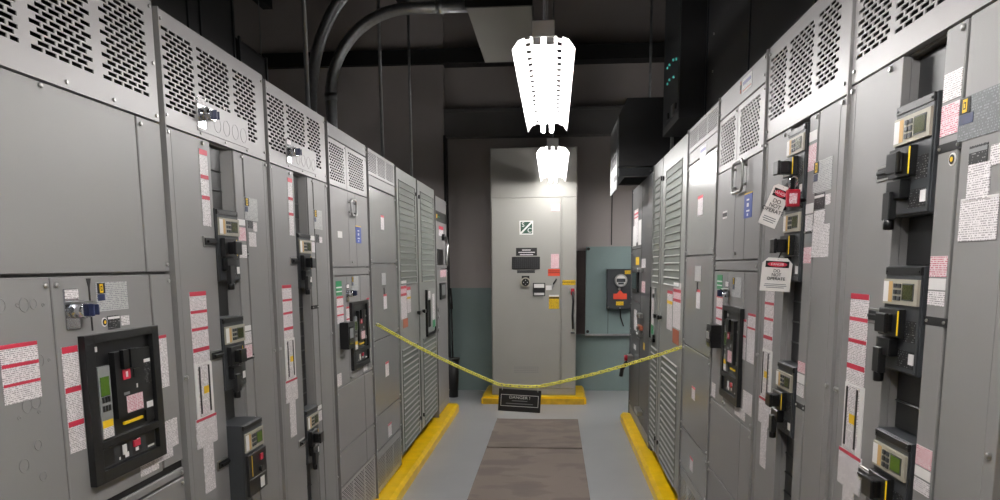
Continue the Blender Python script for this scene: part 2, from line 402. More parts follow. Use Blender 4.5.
def breaker(root, u0, u1, z0, z1, style='lever', bright=False, proud=.004, h_out=.065):
    w = u1 - u0; h = z1 - z0
    b = MB().box(u0, u1, -proud, .16, z0, z1, M['black2']).box(u0 + .004, u1 - .004, -proud - .004, -proud, z0 + .004, z1 - .02, M['black2'])
    b.box(u0 + .004, u1 - .004, -proud - .006, .1, z1 - .02, z1 - .002, M['black'])
    for u in (u0 + .012, u1 - .012): b.bolt(u, z1 - .012, -proud - .006, .004, .002, M['handle'])
    br = bld(b, 'circuit_breaker', root, .0025)
    f = -proud - .004
    t = MB().box(u0 + .008, u1 - .006, f - .006, f, z1 - .36 * h, z1 - .09 * h - .008, M['beige'])
    ta, tb = z1 - .34 * h, z1 - .11 * h - .008
    t.box(u0 + .010, u0 + .2 * w, f - .0068, f - .006, ta, tb, M['white']).box(u0 + .2 * w, u0 + .3 * w, f - .0068, f - .006, ta, tb, M['tan'])
    for i in range(3):
        for j in range(2):
            a = u0 + (.36 + .11 * j) * w; c = tb - (.1 + .3 * i) * (tb - ta)
            t.box(a, a + .07 * w, f - .009, f - .006, c - .2 * (tb - ta), c, M['black2'])
    t.box(u0 + .58 * w, u0 + .88 * w, f - .0075, f - .006, ta + .12 * (tb - ta), tb - .08 * (tb - ta), M['black2'])
    t.box(u0 + .60 * w, u0 + .86 * w, f - .0082, f - .0075, ta + .18 * (tb - ta), tb - .14 * (tb - ta), M['lcd2' if bright else 'lcd'])
    bld(t, 'trip_unit', br, label='beige trip unit with green display and buttons')
    if style == 'lever':
        e = MB().box(u0 + .10 * w, u0 + .66 * w, f - .018, f, z1 - .66 * h, z1 - .40 * h, M['black'])
        e.box(u0 + .63 * w, u0 + .663 * w, f - .0186, f - .0155, z1 - .65 * h, z1 - .41 * h, M['yellow'])
        bld(e, 'escutcheon', br, .002)
        k = MB().box(u0 + .24 * w, u0 + .50 * w, f - h_out, f - .016, z1 - .62 * h, z1 - .45 * h, M['handle']).box(u0 + .22 * w, u0 + .52 * w, f - h_out - .01, f - h_out, z1 - .63 * h, z1 - .44 * h, M['handle'])
        bld(k, 'handle', br, .003, 2)
        k = MB().box(u0 + .12 * w, u0 + .52 * w, f - .022, f, z1 - .85 * h, z1 - .68 * h, M['handle']).box(u0 + .14 * w, u0 + .34 * w, f - .03, f - .012, z1 - 1.03 * h, z1 - .78 * h, M['black'])
        k.cyl((u0 + .24 * w, f - .02, z1 - 1.12 * h), .012, .1 * h, 'z', M['handle'], 10)
        bld(k, 'locking_hasp', br, .002)
        g = MB().box(u0 + .62 * w, u0 + .92 * w, f - .001, f, z0 + .3 * h, z0 + .5 * h, M['blacktext']).box(u0 + .5 * w, u0 + .92 * w, f - .001, f, z0 + .06 * h, z0 + .22 * h, M['blacktext'])
        g.box(u0 + .8 * w, u0 + .93 * w, f - .0016, f, z0 + .1 * h, z0 + .2 * h, M['white'])
        bld(g, 'rating_label', br)
    else:                                              # a motorised unit without a lever
        e = MB().box(u0 + .04 * w, u1 - .03 * w, f - .012, f, z0 + .05 * h, z1 - .40 * h, M['black'])
        e.box(u0 + .2 * w, u0 + .225 * w, f - .0135, f - .012, z0 + .3 * h, z1 - .42 * h, M['yellow'])
        e.box(u0 + .62 * w, u0 + .74 * w, f - .018, f - .012, z1 - .54 * h, z1 - .46 * h, M['red']).cyl((u0 + .62 * w, f - .022, z0 + .34 * h), .012, .01, 'y', M['handle'], 12)
        e.box(u0 + .1 * w, u0 + .9 * w, f - .016, f - .012, z0 + .26 * h, z0 + .275 * h, M['handle'])
        bld(e, 'operator_cover', br, .002)
        g = MB().box(u0 + .6 * w, u0 + .8 * w, f - .0135, f - .012, z0 + .08 * h, z0 + .22 * h, M['white'])
        bld(g, 'rating_label', br)
    return br

def tray(root, u, z, w=.085, h=.036):
    b = MB().box(u, u + w, -.004, 0, z - h / 2, z + h / 2, M['zinc']).box(u + .008, u + w + .006, -.0065, -.003, z - h / 2 + .006, z + h / 2 - .006, M['handle'])
    b.box(u + .02, u + w, -.014, -.006, z - .004, z + .004, M['black'])
    return bld(b, 'latch_plate', root, .001)

def main_breaker(root, u0, u1, z0, z1):
    """black framed power breaker behind a bezel"""
    W = u1 - u0; H = z1 - z0; A = lambda a: u0 + a * W; B = lambda t: z1 - t * H
    b = MB(); k = M['black']; P = -.018
    for (a0, a1, t0, t1) in ((0, .11, 0, 1), (.90, 1, 0, 1), (.11, .90, 0, .055), (.11, .90, .72, .77), (.11, .90, .92, 1)):
        b.box(A(a0), A(a1), P, 0, B(t1), B(t0), k)
    b.box(A(.1), A(.91), -.0036, 0, B(.95), B(.03), M['handle'])
    b.box(A(.14), A(.2), -.0045, -.003, B(.12), B(.085), M['white'])
    br = bld(b, 'main_breaker', root, .006, 2)
    c = MB().box(A(.14), A(.29), -.0135, -.0036, B(.71), B(.22), M['plate']).box(A(.16), A(.27), -.0144, -.0135, B(.42), B(.29), M['lcd2'])
    c.box(A(.155), A(.275), -.0142, -.0135, B(.57), B(.44), M['plate'])
    for i in range(2):
        for j in range(3): c.box(A(.165 + .037 * j), A(.19 + .037 * j), -.0153, -.0135, B(.525 - .06 * i), B(.485 - .06 * i), M['handle'])
    c.box(A(.15), A(.28), -.0142, -.0135, B(.635), B(.585), M['yellow']).box(A(.15), A(.28), -.0142, -.0135, B(.705), B(.635), M['text'])
    bld(c, 'trip_unit', br, label='grey trip unit with green display')
    c = MB().box(A(.33), A(.73), -.0203, -.0036, B(.60), B(.14), k)
    for a in (.40, .50): c.box(A(a), A(a + .075), -.0315, -.0203, B(.26), B(.13), M['handle'])
    c.box(A(.42), A(.52), -.0225, -.0203, B(.34), B(.27), M['red']).box(A(.57), A(.66), -.0225, -.0203, B(.34), B(.28), M['handle'])
    c.box(A(.455), A(.485), -.0229, -.0225, B(.325), B(.285), M['white'])
    c.box(A(.60), A(.62), -.0207, -.0203, B(.42), B(.39), M['white']).box(A(.42), A(.5), -.0207, -.0203, B(.45), B(.43), M['plate'])
    c.box(A(.45), A(.68), -.0207, -.0203, B(.58), B(.46), M['pink']).box(A(.45), A(.72), -.0090, -.0032, B(.665), B(.645), M['yellow'])
    bld(c, 'operating_mechanism', br, .002, label='black mechanism with a red push button')
    c = MB().box(A(.77), A(.89), -.0090, -.0036, B(.70), B(.15), k).box(A(.785), A(.88), -.0094, -.0090, B(.42), B(.26), M['blacktext']).box(A(.785), A(.88), -.0095, -.0090, B(.26), B(.235), M['white'])
    c.box(A(.785), A(.88), -.0094, -.0090, B(.60), B(.555), M['white'])
    bld(c, 'accessory_cover', br)
    c = MB().box(A(.13), A(.88), -.0090, -.0036, B(.91), B(.78), M['black2'])
    for a in (.15, .36, .53, .73): c.box(A(a), A(a + .13), -.0092, -.0090, B(.90), B(.79), M['handle'])
    c.box(A(.39), A(.44), -.0121, -.0090, B(.87), B(.80), M['white']).box(A(.42), A(.47), -.0108, -.0090, B(.895), B(.86), M['white']).box(A(.34), A(.36), -.0095, -.0090, B(.895), B(.875), M['white'])
    c.box(A(.54), A(.63), -.0135, -.0090, B(.845), B(.80), M['red']).box(A(.60), A(.64), -.0117, -.0090, B(.825), B(.795), M['pink']).box(A(.57), A(.61), -.0108, -.0090, B(.88), B(.855), M['white']).box(A(.75), A(.85), -.0095, -.0092, B(.895), B(.88), M['white'])
    bld(c, 'racking_compartment', br, .001)
    return br

def nameplate(root, u0, u1, z0, z1, dark=False, big=True):
    o = sticker(root, u0, u1, z0, z1, 'platedark' if dark else 'platetext', name='nameplate')
    s = (z1 - z0) * (.30 if big else .4)
    emblem(root, o, u0 + .004, z1 - .28 * s, s)
    b = MB().box(u0 + .004, u0 + .25 * (u1 - u0), -.0022, -.0014, z1 - 2.1 * s, z1 - 1.35 * s, M['navy'])
    bld(b, 'printed_panel', o)
    return o

def round_badge(root, u, z, r=.014):
    b = MB().cyl((u, -.002, z), r, .002, 'y', M['white'], 18).cyl((u, -.003, z), r * .75, .002, 'y', M['ink'], 18).cyl((u, -.0036, z), r * .4, .002, 'y', M['yellow'], 14)
    return bld(b, 'round_badge', root)

def knockouts(root, pts, r):
    b = MB()
    for u, z in pts:
        ring = [(u + r * math.cos(t * math.pi / 8), -.0005, z + r * math.sin(t * math.pi / 8)) for t in range(16)]
        b.tube(ring, .0012, M['cab'], 5, closed=True)
    return bld(b, 'knockout', root)

RED3 = ((0, .06, 'red'), (.21, .255, 'red'), (.40, .45, 'red'))
def cover_stickers(root, dz=0., u=.1):
    """the column of paperwork on an I-line cover: three red headed warnings, a document pocket, a data sheet and an instruction strip"""
    sticker(root, u, u + .118, 1.33 + dz, 1.57 + dz, 'text', ((0, .06, 'red'), (.26, .30, 'red'), (.50, .54, 'red'), (.78, .835, 'red')))
    b = MB().box(u, u + .125, -.003, 0, 1.135 + dz, 1.33 + dz, M['white']).box(u + .02, u + .10, -.006, -.003, 1.15 + dz, 1.325 + dz, M['text'])
    b.box(u + .02, u + .03, -.0075, -.006, 1.16 + dz, 1.32 + dz, M['ink']).box(u + .088, u + .098, -.0075, -.006, 1.16 + dz, 1.32 + dz, M['ink']).box(u + .05, u + .085, -.0072, -.006, 1.225 + dz, 1.25 + dz, M['yellow'])
    bld(b, 'document_pocket', root)
    sticker(root, u - .014, u + .135, 1.045 + dz, 1.145 + dz, 'text', ((0, .09, 'red'),), lay=2)
    sticker(root, u + .025, u + .10, .88 + dz, 1.075 + dz, 'text', ((0, .07, 'red'),), lay=1)

def section(name, label, loc, rz, group):
    return thing(name, label, 'electrical cabinet', loc, rz, group)

def iline(label, loc, rz, W, H, group, brk, top_strip=False, plate=True, np_dark=False, np_box=(.585, .72, 1.82, 1.92), trays=(), fillers=(), hbars=(), first_label=True, blank=True, topz=2.085, extra=None):
    r = section('distribution_switchboard', label, loc, rz, group)
    carcass(r, W, H, [(topz + .002, H - .01)], (.318, .505, .2, topz - .006))
    cols = [(.035, .235), (.262, .51), (.545, W - .09)]
    pb = (.235, .66, topz + .02, topz + .125)
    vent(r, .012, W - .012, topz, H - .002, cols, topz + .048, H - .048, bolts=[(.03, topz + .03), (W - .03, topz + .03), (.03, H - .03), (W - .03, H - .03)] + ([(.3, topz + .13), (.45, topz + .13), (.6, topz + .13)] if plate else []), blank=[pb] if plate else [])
    if plate:
        k = MB().box(pb[0], pb[1], -.003, 0, pb[2], pb[3], M['ventlit'])
        for i in range(4): 
            u = pb[0] + .15 + .075 * i
            k.tube([(u + .027 * math.cos(t * math.pi / 8), -.003, (pb[2] + pb[3]) / 2 - .01 + .027 * math.sin(t * math.pi / 8)) for t in range(16)], .0012, M['cab'], 5, closed=True)
        for u in (pb[0] + .02, (pb[0] + pb[1]) / 2, pb[1] - .02): k.bolt(u, pb[2] - .008, -.001, .005, .004)
        bld(k, 'knockout_plate', r, .001)
        key_interlock(r, pb[0] + .03, pb[2] + .06)
    panel(r, 'cover', .012, .318, .2, topz - .006, bolts=[(.03, topz - .02), (.26, topz - .02), (.03, 1.297), (.045, 1.297), (.03, .5)], fold=(.05,))
    panel(r, 'filler_strip', .512, .590, .2, topz - .006, bolts=[(.58, topz - .02)], extra=lambda b: b.prism([(.506, .006), (.512, .006), (.482, .10), (.474, .10)], 'z', .2, topz - .006, M['cab']))
    g = MB().box(.590, .603, .008, .0205, .2, topz - .004, M['seam'])  # black strip paints the shade of the gap beside the door
    for z in hbars: g.box(.508, .604, -.001, .006, z - .009, z + .009, M['seam']).bolt(.52, z, -.001, .004, .003).bolt(.592, z, -.001, .004, .003)
    bld(g, 'gap_shade_strip', r)
    panel(r, 'hinged_door', .603, W - .012, .2, topz - .006, bolts=[(W - .03, 1.297), (W - .03, topz - .02), (W - .03, .5)], fold=(W - .05,))
    panel(r, 'toe_panel', .012, W - .012, .105, .196)
    # black spacer plates in the breaker column
    edges = sorted(brk, key=lambda q: -q[1]); z = topz - .01
    for c, nxt in [(q[1], q[0]) for q in edges] + [(.21, .21)]:
        if z - c > .02:
            s = MB().box(.324, .474, .035, .17, c + .002, z, M['black'])
            for k in range(1, int((z - c) / .07)): s.box(.33, .468, .028, .036, c + .07 * k - .002, c + .07 * k + .002, M['handle'])
            bld(s, 'spacer_plate', r, .002)
        z = nxt
    for q in edges:
        a, c = q[0], q[1]; o = q[2] if len(q) > 2 else {}
        o = dict(o); dw = o.pop('u1', .503)
        breaker(r, .320, dw, a, c, **o)
    for z in trays: tray(r, .222, z)
    for (z1, k, h) in fillers:
        sticker(r, .517, .586, z1 - h, z1, k, name='circuit_label')
    if first_label: sticker(r, .232, .292, 1.79, 2.045, 'text', ((0, .07, 'red'), (.33, .38, 'red'), (.6, .65, 'red')))
    cover_stickers(r)
    nameplate(r, *np_box, dark=np_dark)
    if extra: extra(r)
    return r

LX, RX = -1.19, .80
LG, RG = 'switchboard sections in the left row', 'switchboard sections in the right row'
RL, RR = math.pi / 2, -math.pi / 2

# ---- left row, nearest: main breaker section
r = section('main_breaker_switchboard', 'nearest cabinet of the left row, with a large black framed breaker on its door', (LX, 1.435, Z0), RL, LG)
carcass(r, .85, 2.43, [(2.087, 2.42)])
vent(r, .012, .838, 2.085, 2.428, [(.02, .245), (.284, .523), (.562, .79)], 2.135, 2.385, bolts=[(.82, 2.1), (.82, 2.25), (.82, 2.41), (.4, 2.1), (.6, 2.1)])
panel(r, 'upper_door', .012, .700, 1.638, 2.079, bolts=[(.3, 2.07)])
panel(r, 'side_strip', .710, .838, 1.638, 2.079, bolts=[(.82, 1.66), (.725, 2.06)])
p = panel(r, 'knockout_panel', .012, .271, .2, 1.630, bolts=[(.252, 1.61), (.255, .5)])
knockouts(p, [(.178, 1.569), (.104, 1.571), (.21, 1.438), (.156, 1.342), (.186, 1.346), (.128, 1.210)], .0155)
knockouts(p, [(.208, 1.570), (.179, 1.246), (.186, 1.170)], .0115)
knockouts(p, [(.156, 1.57), (.241, 1.566), (.244, 1.436), (.127, 1.32), (.193, 1.321)], .004)
d = panel(r, 'breaker_door', .276, .714, 1.036, 1.630, bolts=[(.292, 1.61)])
g = MB().prism([(.411, 1.624), (.431, 1.624), (.424, 1.60), (.424, 1.49), (.418, 1.49), (.418, 1.60)], 'y', -.001, .001, M['seam'])
g.box(.714, .724, .006, .0205, 1.04, 1.63, M['seam']).box(.440, .838, .006, .0205, 1.016, 1.036, M['seam']).box(.438, .446, .006, .0205, .98, 1.036, M['seam'])
bld(g, 'gap_shade_strip', r)  # strips between the panels darken the gaps as painted shade
panel(r, 'side_strip', .724, .838, 1.040, 1.630, bolts=[(.82, 1.0), (.82, 1.61)])
panel(r, 'lower_panel', .446, .838, .99, 1.014)
panel(r, 'lower_panel', .276, .436, .2, 1.030)
panel(r, 'lower_panel', .446, .838, .2, .982, bolts=[(.82, .965)])
panel(r, 'toe_panel', .012, .838, .105, .196)
main_breaker(r, .357, .711, 1.09, 1.481)
sticker(r, .088, .207, 1.355, 1.486, 'text', ((0, .07, 'red'), (.33, .39, 'red'), (.66, .71, 'red')))
sticker(r, .290, .352, 1.195, 1.46, 'text', ((0, .06, 'red'), (.38, .43, 'red'), (.70, .75, 'red')))
sticker(r, .718, .785, 1.287, 1.447, 'text', ((0, .06, 'red'),))
sticker(r, .716, .815, 1.095, 1.183, 'text'); sticker(r, .66, .775, 1.067, 1.12, 'text', lay=1); sticker(r, .59, .69, 1.05, 1.085, 'text')
key_interlock(r, .342, 1.55)
nameplate(r, .449, .592, 1.537, 1.613)
sticker(r, .49, .545, 1.487, 1.523, 'blacktext', ((.08, .25, 'white'),), name='rating_plate'); sticker(r, .553, .592, 1.493, 1.519, 'text', name='circuit_label')
round_badge(r, .474, 1.508, .012)

# ---- left row, two distribution sections
FL_L2 = [(1.83, 'white', .022), (1.80, 'pink', .05), (1.735, 'text', .05), (1.425, 'white', .02), (1.40, 'text', .045), (1.35, 'pink', .05), (1.06, 'text', .1)]
def l2x(r):
    sticker(r, .612, .66, 1.80, 1.83, 'blacktext', name='rating_plate'); sticker(r, .662, .70, 1.79, 1.825, 'text', name='circuit_label'); sticker(r, .615, .685, 1.73, 1.785, 'text', name='circuit_label')
iline('second cabinet of the left row, holding three black breakers under a vent', (LX, 2.285, Z0), RL, .85, 2.425, LG,
      [(1.60, 1.855, dict(h_out=.038)), (1.205, 1.468, dict(h_out=.034)), (.79, 1.075, dict(style='motor', bright=True, proud=.055))],
      trays=(1.738, 1.343, .95), fillers=FL_L2, hbars=(1.70, 1.30), np_box=(.585, .715, 1.83, 1.918), extra=l2x)
iline('third cabinet of the left row, holding two black breakers far apart', (LX, 3.130, Z0), RL, .84, 2.415, LG,
      [(1.55, 1.805, dict(h_out=.04)), (.70, .965, dict(h_out=.045))],
      trays=(1.676, .826), fillers=[(1.80, 'white', .022), (1.77, 'text', .05), (.95, 'white', .02), (.92, 'text', .05)], hbars=(1.45,), np_box=(.589, .722, 1.836, 1.932),
      extra=lambda r: (sticker(r, .61, .66, 1.77, 1.81, 'blacktext', name='rating_plate'), sticker(r, .662, .71, 1.77, 1.80, 'text', name='circuit_label')))

# ---- tie breaker sections (fourth of the left row, third of the right row)
def grip(root, u0, u1, z0, z1, y=0., name='handle'):
    m = M['zinc']; c = .025; o = -.016
    pts = []
    for i in range(7): a = math.pi / 2 * i / 6; pts.append((u0 + c - c * math.cos(a) if False else u0 + c * (1 - math.sin(a)) if False else u0, o, z0))
    ring = []
    for cx, cz, a0 in ((u1 - c, z1 - c, 0), (u0 + c, z1 - c, 90), (u0 + c, z0 + c, 180), (u1 - c, z0 + c, 270)):
        for i in range(5):
            a = math.radians(a0 + 22.5 * i); ring.append((cx + c * math.cos(a), o, cz + c * math.sin(a)))
    b = MB().tube(ring, .0065, m, 8, closed=True)
    for u in (u0, u1):
        b.cyl((u, o, z0 + (z1 - z0) * .2), .006, -o, 'y', m, 8).cyl((u, o, z1 - (z1 - z0) * .2), .006, -o, 'y', m, 8)
    return bld(b, name, root, label='round cornered bright pull handle')

def tie(label, loc, W, H, group, right):
    r = section('tie_breaker_switchboard', label, loc, RR if right else RL, group)
    carcass(r, W, H, [(2.09, 2.325), (.11, .40)])
    panel(r, 'header_panel', .012, W - .012, 2.335, H - .002, bolts=[(W - .025, 2.36), (W - .025, H - .02), (.025, 2.36), (.025, H - .02)])
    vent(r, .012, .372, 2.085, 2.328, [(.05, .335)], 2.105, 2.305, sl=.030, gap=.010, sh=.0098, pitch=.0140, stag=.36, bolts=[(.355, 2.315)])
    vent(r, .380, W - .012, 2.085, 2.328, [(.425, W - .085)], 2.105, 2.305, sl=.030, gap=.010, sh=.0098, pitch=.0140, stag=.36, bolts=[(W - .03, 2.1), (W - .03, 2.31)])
    dz = .02 if right else 0
    sx = .565 if right else .545
    d = panel(r, 'upper_door', .012, sx, 1.648 + dz, 2.079, fold=(.385,), bolts=[(.43, 1.675 + dz), (.025, 1.67 + dz)])
    panel(r, 'upper_panel', sx + .006, W - .012, 1.648 + dz, 2.079)
    hu = (.38, .56) if right else (.40, .515)
    grip(d, hu[0], hu[1], 1.955, 2.085) if right else grip(d, hu[0], hu[1], 1.945, 2.035)
    panel(r, 'rail', .012, W - .012, 1.600 + dz, 1.642 + dz, bolts=[(.03, 1.62 + dz), (W - .03, 1.62 + dz)])
    panel(r, 'breaker_door', .012, .60, .98, 1.594 + dz, bolts=[(.30, 1.005), (.33, 1.0), (.03, .99)], fold=(.30,))
    panel(r, 'side_panel', .606, W - .012, .98, 1.594 + dz, bolts=[(W - .025, 1.0)])
    panel(r, 'lower_panel', .012, .628, .62, .974, bolts=[(.03, .95), (.03, .64)]); panel(r, 'lower_panel', .634, W - .012, .62, .974, bolts=[(W - .025, .95)])
    panel(r, 'lower_panel', .012, .628, .412, .614, bolts=[(.03, .60), (.03, .43)]); panel(r, 'lower_panel', .634, W - .012, .412, .614, bolts=[(W - .025, .6)])
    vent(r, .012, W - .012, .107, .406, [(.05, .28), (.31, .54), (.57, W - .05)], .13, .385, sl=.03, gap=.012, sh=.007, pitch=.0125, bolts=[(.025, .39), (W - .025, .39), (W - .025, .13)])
    main_breaker(r, .285 if right else .335, .625 if right else .735, 1.04, 1.462 if right else 1.442)
    bz = 1.838 if right else 1.79
    b = MB().box(sx - .012, sx + .115, -.0016, -.0001, bz, bz + .1, M['blue']).box(sx - .012, sx + .115, -.002, -.0001, bz + .097, bz + .102, M['yellow'])
    for a, c, d, e in ((.03, .07, .07, .077), (.035, .065, .045, .06), (.03, .08, .025, .032), (.04, .06, .008, .018)): b.box(sx + a, sx + c, -.0022, -.0015, bz + d, bz + e, M['white'])
    bld(b, 'notice_plate', r)
    sticker(r, .15, .24, 1.86 if right else 1.808, 1.895 if right else 1.844, 'white', ((.25, .75, 'ink'),) if right else (), name='circuit_label')
    sticker(r, .078, .19, 1.53 if right else 1.492, 1.597 if right else 1.57, 'green', ((.4, .5, 'white'), (.7, .78, 'white')), name='notice_plate')
    sticker(r, .08, .21, 1.335, 1.50 if right else 1.485, 'text', ((0, .07, 'red'), (.34, .4, 'red'), (.66, .72, 'red')))
    key_interlock(r, .30, 1.52 if right else 1.50)
    nameplate(r, .40, .555, 1.505, 1.592)
    sticker(r, .61 if right else .265, .67 if right else .33, 1.25, 1.42, 'text', ((0, .06, 'red'), (.4, .45, 'red')))
    sticker(r, .735 if not right else .69, .81, 1.25, 1.45, 'text', ((0, .05, 'red'), (.28, .32, 'red')))
    sticker(r, .735 if not right else .66, .812, 1.035, 1.125, 'text'); sticker(r, .605 if not right else .53, .705, .995, 1.04, 'text', lay=1)
    sticker(r, .035, .12, .962 if False else .99, 1.06, 'text')
    # meter with a flip-up hood
    mu = .10 if right else .12
    b = MB().box(mu, mu + .11, -.05, 0, 1.19 + dz * 3, 1.34 + dz, M['black']).box(mu + .012, mu + .098, -.053, -.05, 1.215 + dz * 3, 1.315 + dz, M['glassy'])
    b.box(mu + .02, mu + .09, -.0545, -.053, 1.25 + dz * 2, 1.305 + dz, M['plate'])
    bld(b, 'power_meter', r, .004, label='black square meter')
    return r
r4 = tie('fourth cabinet of the left row, with a blue notice beside a slim handle', (LX, 3.975, Z0), .855, 2.405, LG, False)

# ---- stacked blank cover sections
def blank(label, loc, rz, W, H, group, vz, seams, labs, badge=False, name='bus_transition_cabinet'):
    r = section(name, label, loc, rz, group)
    carcass(r, W, H, [(vz[0] + .002, vz[1] - .002), (.11, .36)], m=M['cab'])
    vent(r, .012, W - .012, vz[0], vz[1], [(.035, .27), (.30, .53), (.56, W - .04)], vz[0] + .015, vz[1] - .02, sl=.022, gap=.009, sh=.0065, pitch=.0105, bolts=[(.022, vz[1] - .012), (W - .022, vz[1] - .012)])
    panel(r, 'badge_strip', .012, W - .012, vz[0] - .07, vz[0] - .004)
    zs = [vz[0] - .076] + list(seams)
    for i, (a, c) in enumerate(zip(zs, zs[1:])):
        panel(r, 'cover_panel', .012, W - .012, c + .003, a - .003, m=M['gloss'], bolts=[(.022, a - .025), (W - .022, a - .025), (.022, c + .025), (W - .022, c + .025)], bevel=.0015)
    vent(r, .012, W - .012, .107, seams[-1] - .003, [(.035, .27), (.30, .53), (.56, W - .04)], .135, seams[-1] - .06, sl=.028, gap=.012, sh=.007, pitch=.0125, m=M['gloss'])
    for i, (u0, u1, z0, z1) in enumerate(labs):
        sticker(r, u0, u1, z0, z1, 'platetext' if i == 1 else 'text', () if i == 1 else ((0, .14, 'red'),))
    b = MB()
    for z in (.15, .2, .25, .3, .36): b.bolt(W - .006, z, .01, .006, .012)
    bld(b, 'screw', r)
    return r
r = blank('fifth cabinet of the left row, faced with plain glossy cover panels under a fine vent', (LX, 4.835, Z0), RL, .85, 2.405, LG, (2.238, 2.40), (1.668, 1.153, .64, .40),
      [(.345, .446, 1.90, 1.998), (.325, .45, 1.52, 1.603), (.36, .465, 1.35, 1.455), (.36, .47, .87, .975), (.39, .505, .40 + .02, .52)])
b = MB().box(.385, .415, -.004, 0, 1.455, 1.50, M['handle']); bld(b, 'hanging_clip', r)

# ---- louvred two door cabinets
def louvred(label, loc, rz, doors, H, group, W, hand, labs):
    """doors: list of (u0,u1, lu0,lu1); upper and lower banks of pressed louvres"""
    r = section('louvred_cabinet', label, loc, rz, group)
    carcass(r, W, H, m=M['louvre'], base=.17)
    b = MB().box(.02, W - .02, .06, .85, Z0, .17, M['iron']); bld(b, 'plinth', r)
    g = MB()
    for (a, c, *_) in doors: g.box(c, c + .02, .012, .0205, .18, H - .01, M['seam'])
    bld(g, 'gap_shade_strip', r)  # gap shade along the door edges, put in as black strips
    out = []
    for (a, c, l0, l1) in doors:
        def ex(b):
            for z0, z1 in ((1.51, 2.305), (.19, .99)):
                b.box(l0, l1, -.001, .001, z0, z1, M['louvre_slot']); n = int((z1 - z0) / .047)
                for i in range(n + 1):
                    z = z0 + (z1 - z0) * i / n
                    b.prism([(0, z + .005), (-.009, z - .003), (-.009, z - .006), (0, z - .004)], 'x', l0 - .006, l1 + .006, M['louvre'])
                for u in (l0 - .006, l1 + .002): b.box(u, u + .004, -.005, 0, z0, z1, M['louvre'])
        out.append(panel(r, 'door', a, c, .18, H - .004, m=M['louvre'], bevel=.0015, extra=ex))
    for i, (u, z) in enumerate(hand['knobs']):
        b = MB().cyl((u, -.018, z), .014, .018, 'y', M['handle'], 14).box(u - .05, u + .016, -.034, -.018, z - .016, z + .016, M['handle'])
        bld(b, 'knob', out[i], .003, label='black turn knob')
    for q in hand['clips']: 
        b = MB().box(q[0] - .012, q[0] + .012, -.012, 0, q[1] - .016, q[1] + .016, M['handle']); bld(b, 'hinge_catch', r, .002)
    wu0, wu1, wz0, wz1 = hand['window']; dn = out[hand['door']]
    b = MB()
    for (a, c, d, e) in ((wu0, wu0 + .03, wz0, wz1), (wu1 - .02, wu1, wz0, wz0 + .06), (wu0, wu1, wz0, wz0 + .018)): b.box(a, c, -.022, 0, d, e, M['handle'])
    b.box(wu0 + .04, wu1, -.012, 0, wz0 + .025, wz1, M['louvre'])
    b.box(wu0 + .09, wu0 + .22, -.0128, -.012, wz0 + .08, wz1 - .10, M['glassy'])
    w = bld(b, 'lever_mechanism', dn, .002, label='black lever bar beside a dark slot')
    sticker(w, wu0 + .11, wu0 + .22, wz1 - .085, wz1 - .015, 'text', y=-.0125, name='circuit_label')
    sticker(w, wu1 - .16, wu1 - .02, wz0 + .06, wz1 - .05, 'text', ((.78, 1, 'green'),), y=-.0125, name='instruction_label')
    for (u0, u1, z0, z1, k, h) in labs: sticker(out[hand['ldoor']], u0, u1, z0, z1, k, h, lay=0)
    return r
WL = ((.02, .16, 'white'), (.16, .5, 'red'))
louvred('cabinet of the left row with two tall louvred doors', (LX, 5.700, Z0), RL, [(.012, .865, .11, .775), (.93, 1.848, 1.06, 1.775)], 2.395, LG, 1.86,
        dict(knobs=[(.80, 1.247), (1.06, 1.245)], clips=[(.84, 2.26), (.98, 2.25), (.99, .30), (.84, .30)], window=(1.215, 1.70, .995, 1.43), door=1, ldoor=0),
        [(.10, .33, 1.235, 1.535, 'text', ((.0, .12, 'white'), (.14, .21, 'red'), (.21, .33, 'pink'), (.33, .40, 'red'))), (.345, .50, 1.27, 1.48, 'text', ((0, .12, 'red'), (.38, .46, 'yellow'))), (.16, .36, 1.16, 1.232, 'rust', ())])
louvred('cabinet of the right row with two narrow louvred doors', (RX, 6.250, Z0), RR, [(.012, .47, .07, .40), (.50, 1.538, .68, 1.36)], 2.435, RG, 1.55,
        dict(knobs=[(.30 + .1, 1.256), (.60, 1.26)], clips=[(.45, 2.28), (.55, 2.27), (.56, .30), (.42, .30)], window=(.03, .27, 1.04, 1.47), door=0, ldoor=1),
        [(1.13, 1.43, 1.235, 1.53, 'text', ((.0, .12, 'white'), (.14, .21, 'red'), (.21, .35, 'pink'), (.35, .42, 'red'))), (.86, 1.10, 1.20, 1.47, 'text', ((0, .08, 'red'), (.26, .34, 'yellow'))), (1.14, 1.39, 1.13, 1.225, 'rust', ())])

# ---- left row, far end
r = section('tap_cabinet', 'last cabinet at the far end of the left row, with a pale lever', (LX, 7.570, Z0), RL, LG)
carcass(r, .83, 2.35)
panel(r, 'upper_door', .012, .818, 1.622, 2.348, bolts=[(.8, 1.65), (.8, 2.32)])
panel(r, 'lower_door', .012, .818, .20, 1.614, bolts=[(.8, 1.59), (.8, .25)])
panel(r, 'toe_panel', .012, .818, .105, .195)
sticker(r, .03, .80, 2.10, 2.205, 'ink', (), name='mimic_band')
b = MB().box(.10, .16, -.002, -.001, 2.13, 2.17, M['yellow']).box(.20, .34, -.002, -.001, 2.145, 2.155, M['green']); bld(b, 'printed_mark', r)
sticker(r, .25, .56, 1.96, 2.06, 'text', ((0, .35, 'red'),)); sticker(r, .30, .72, 1.53, 1.605, 'pink'); sticker(r, .74, .90 - .09, 1.735, 1.83, 'green', name='notice_plate')
b = MB().cyl((.48, -.03, 1.95), .035, .03, 'y', M['handle'], 14); b.tube([(.48, -.04, 1.95), (.42, -.06, 1.86), (.30, -.07, 1.66)], .016, M['zinc'], 10)
bld(b, 'lever', r, label='pale lever on a black pivot')
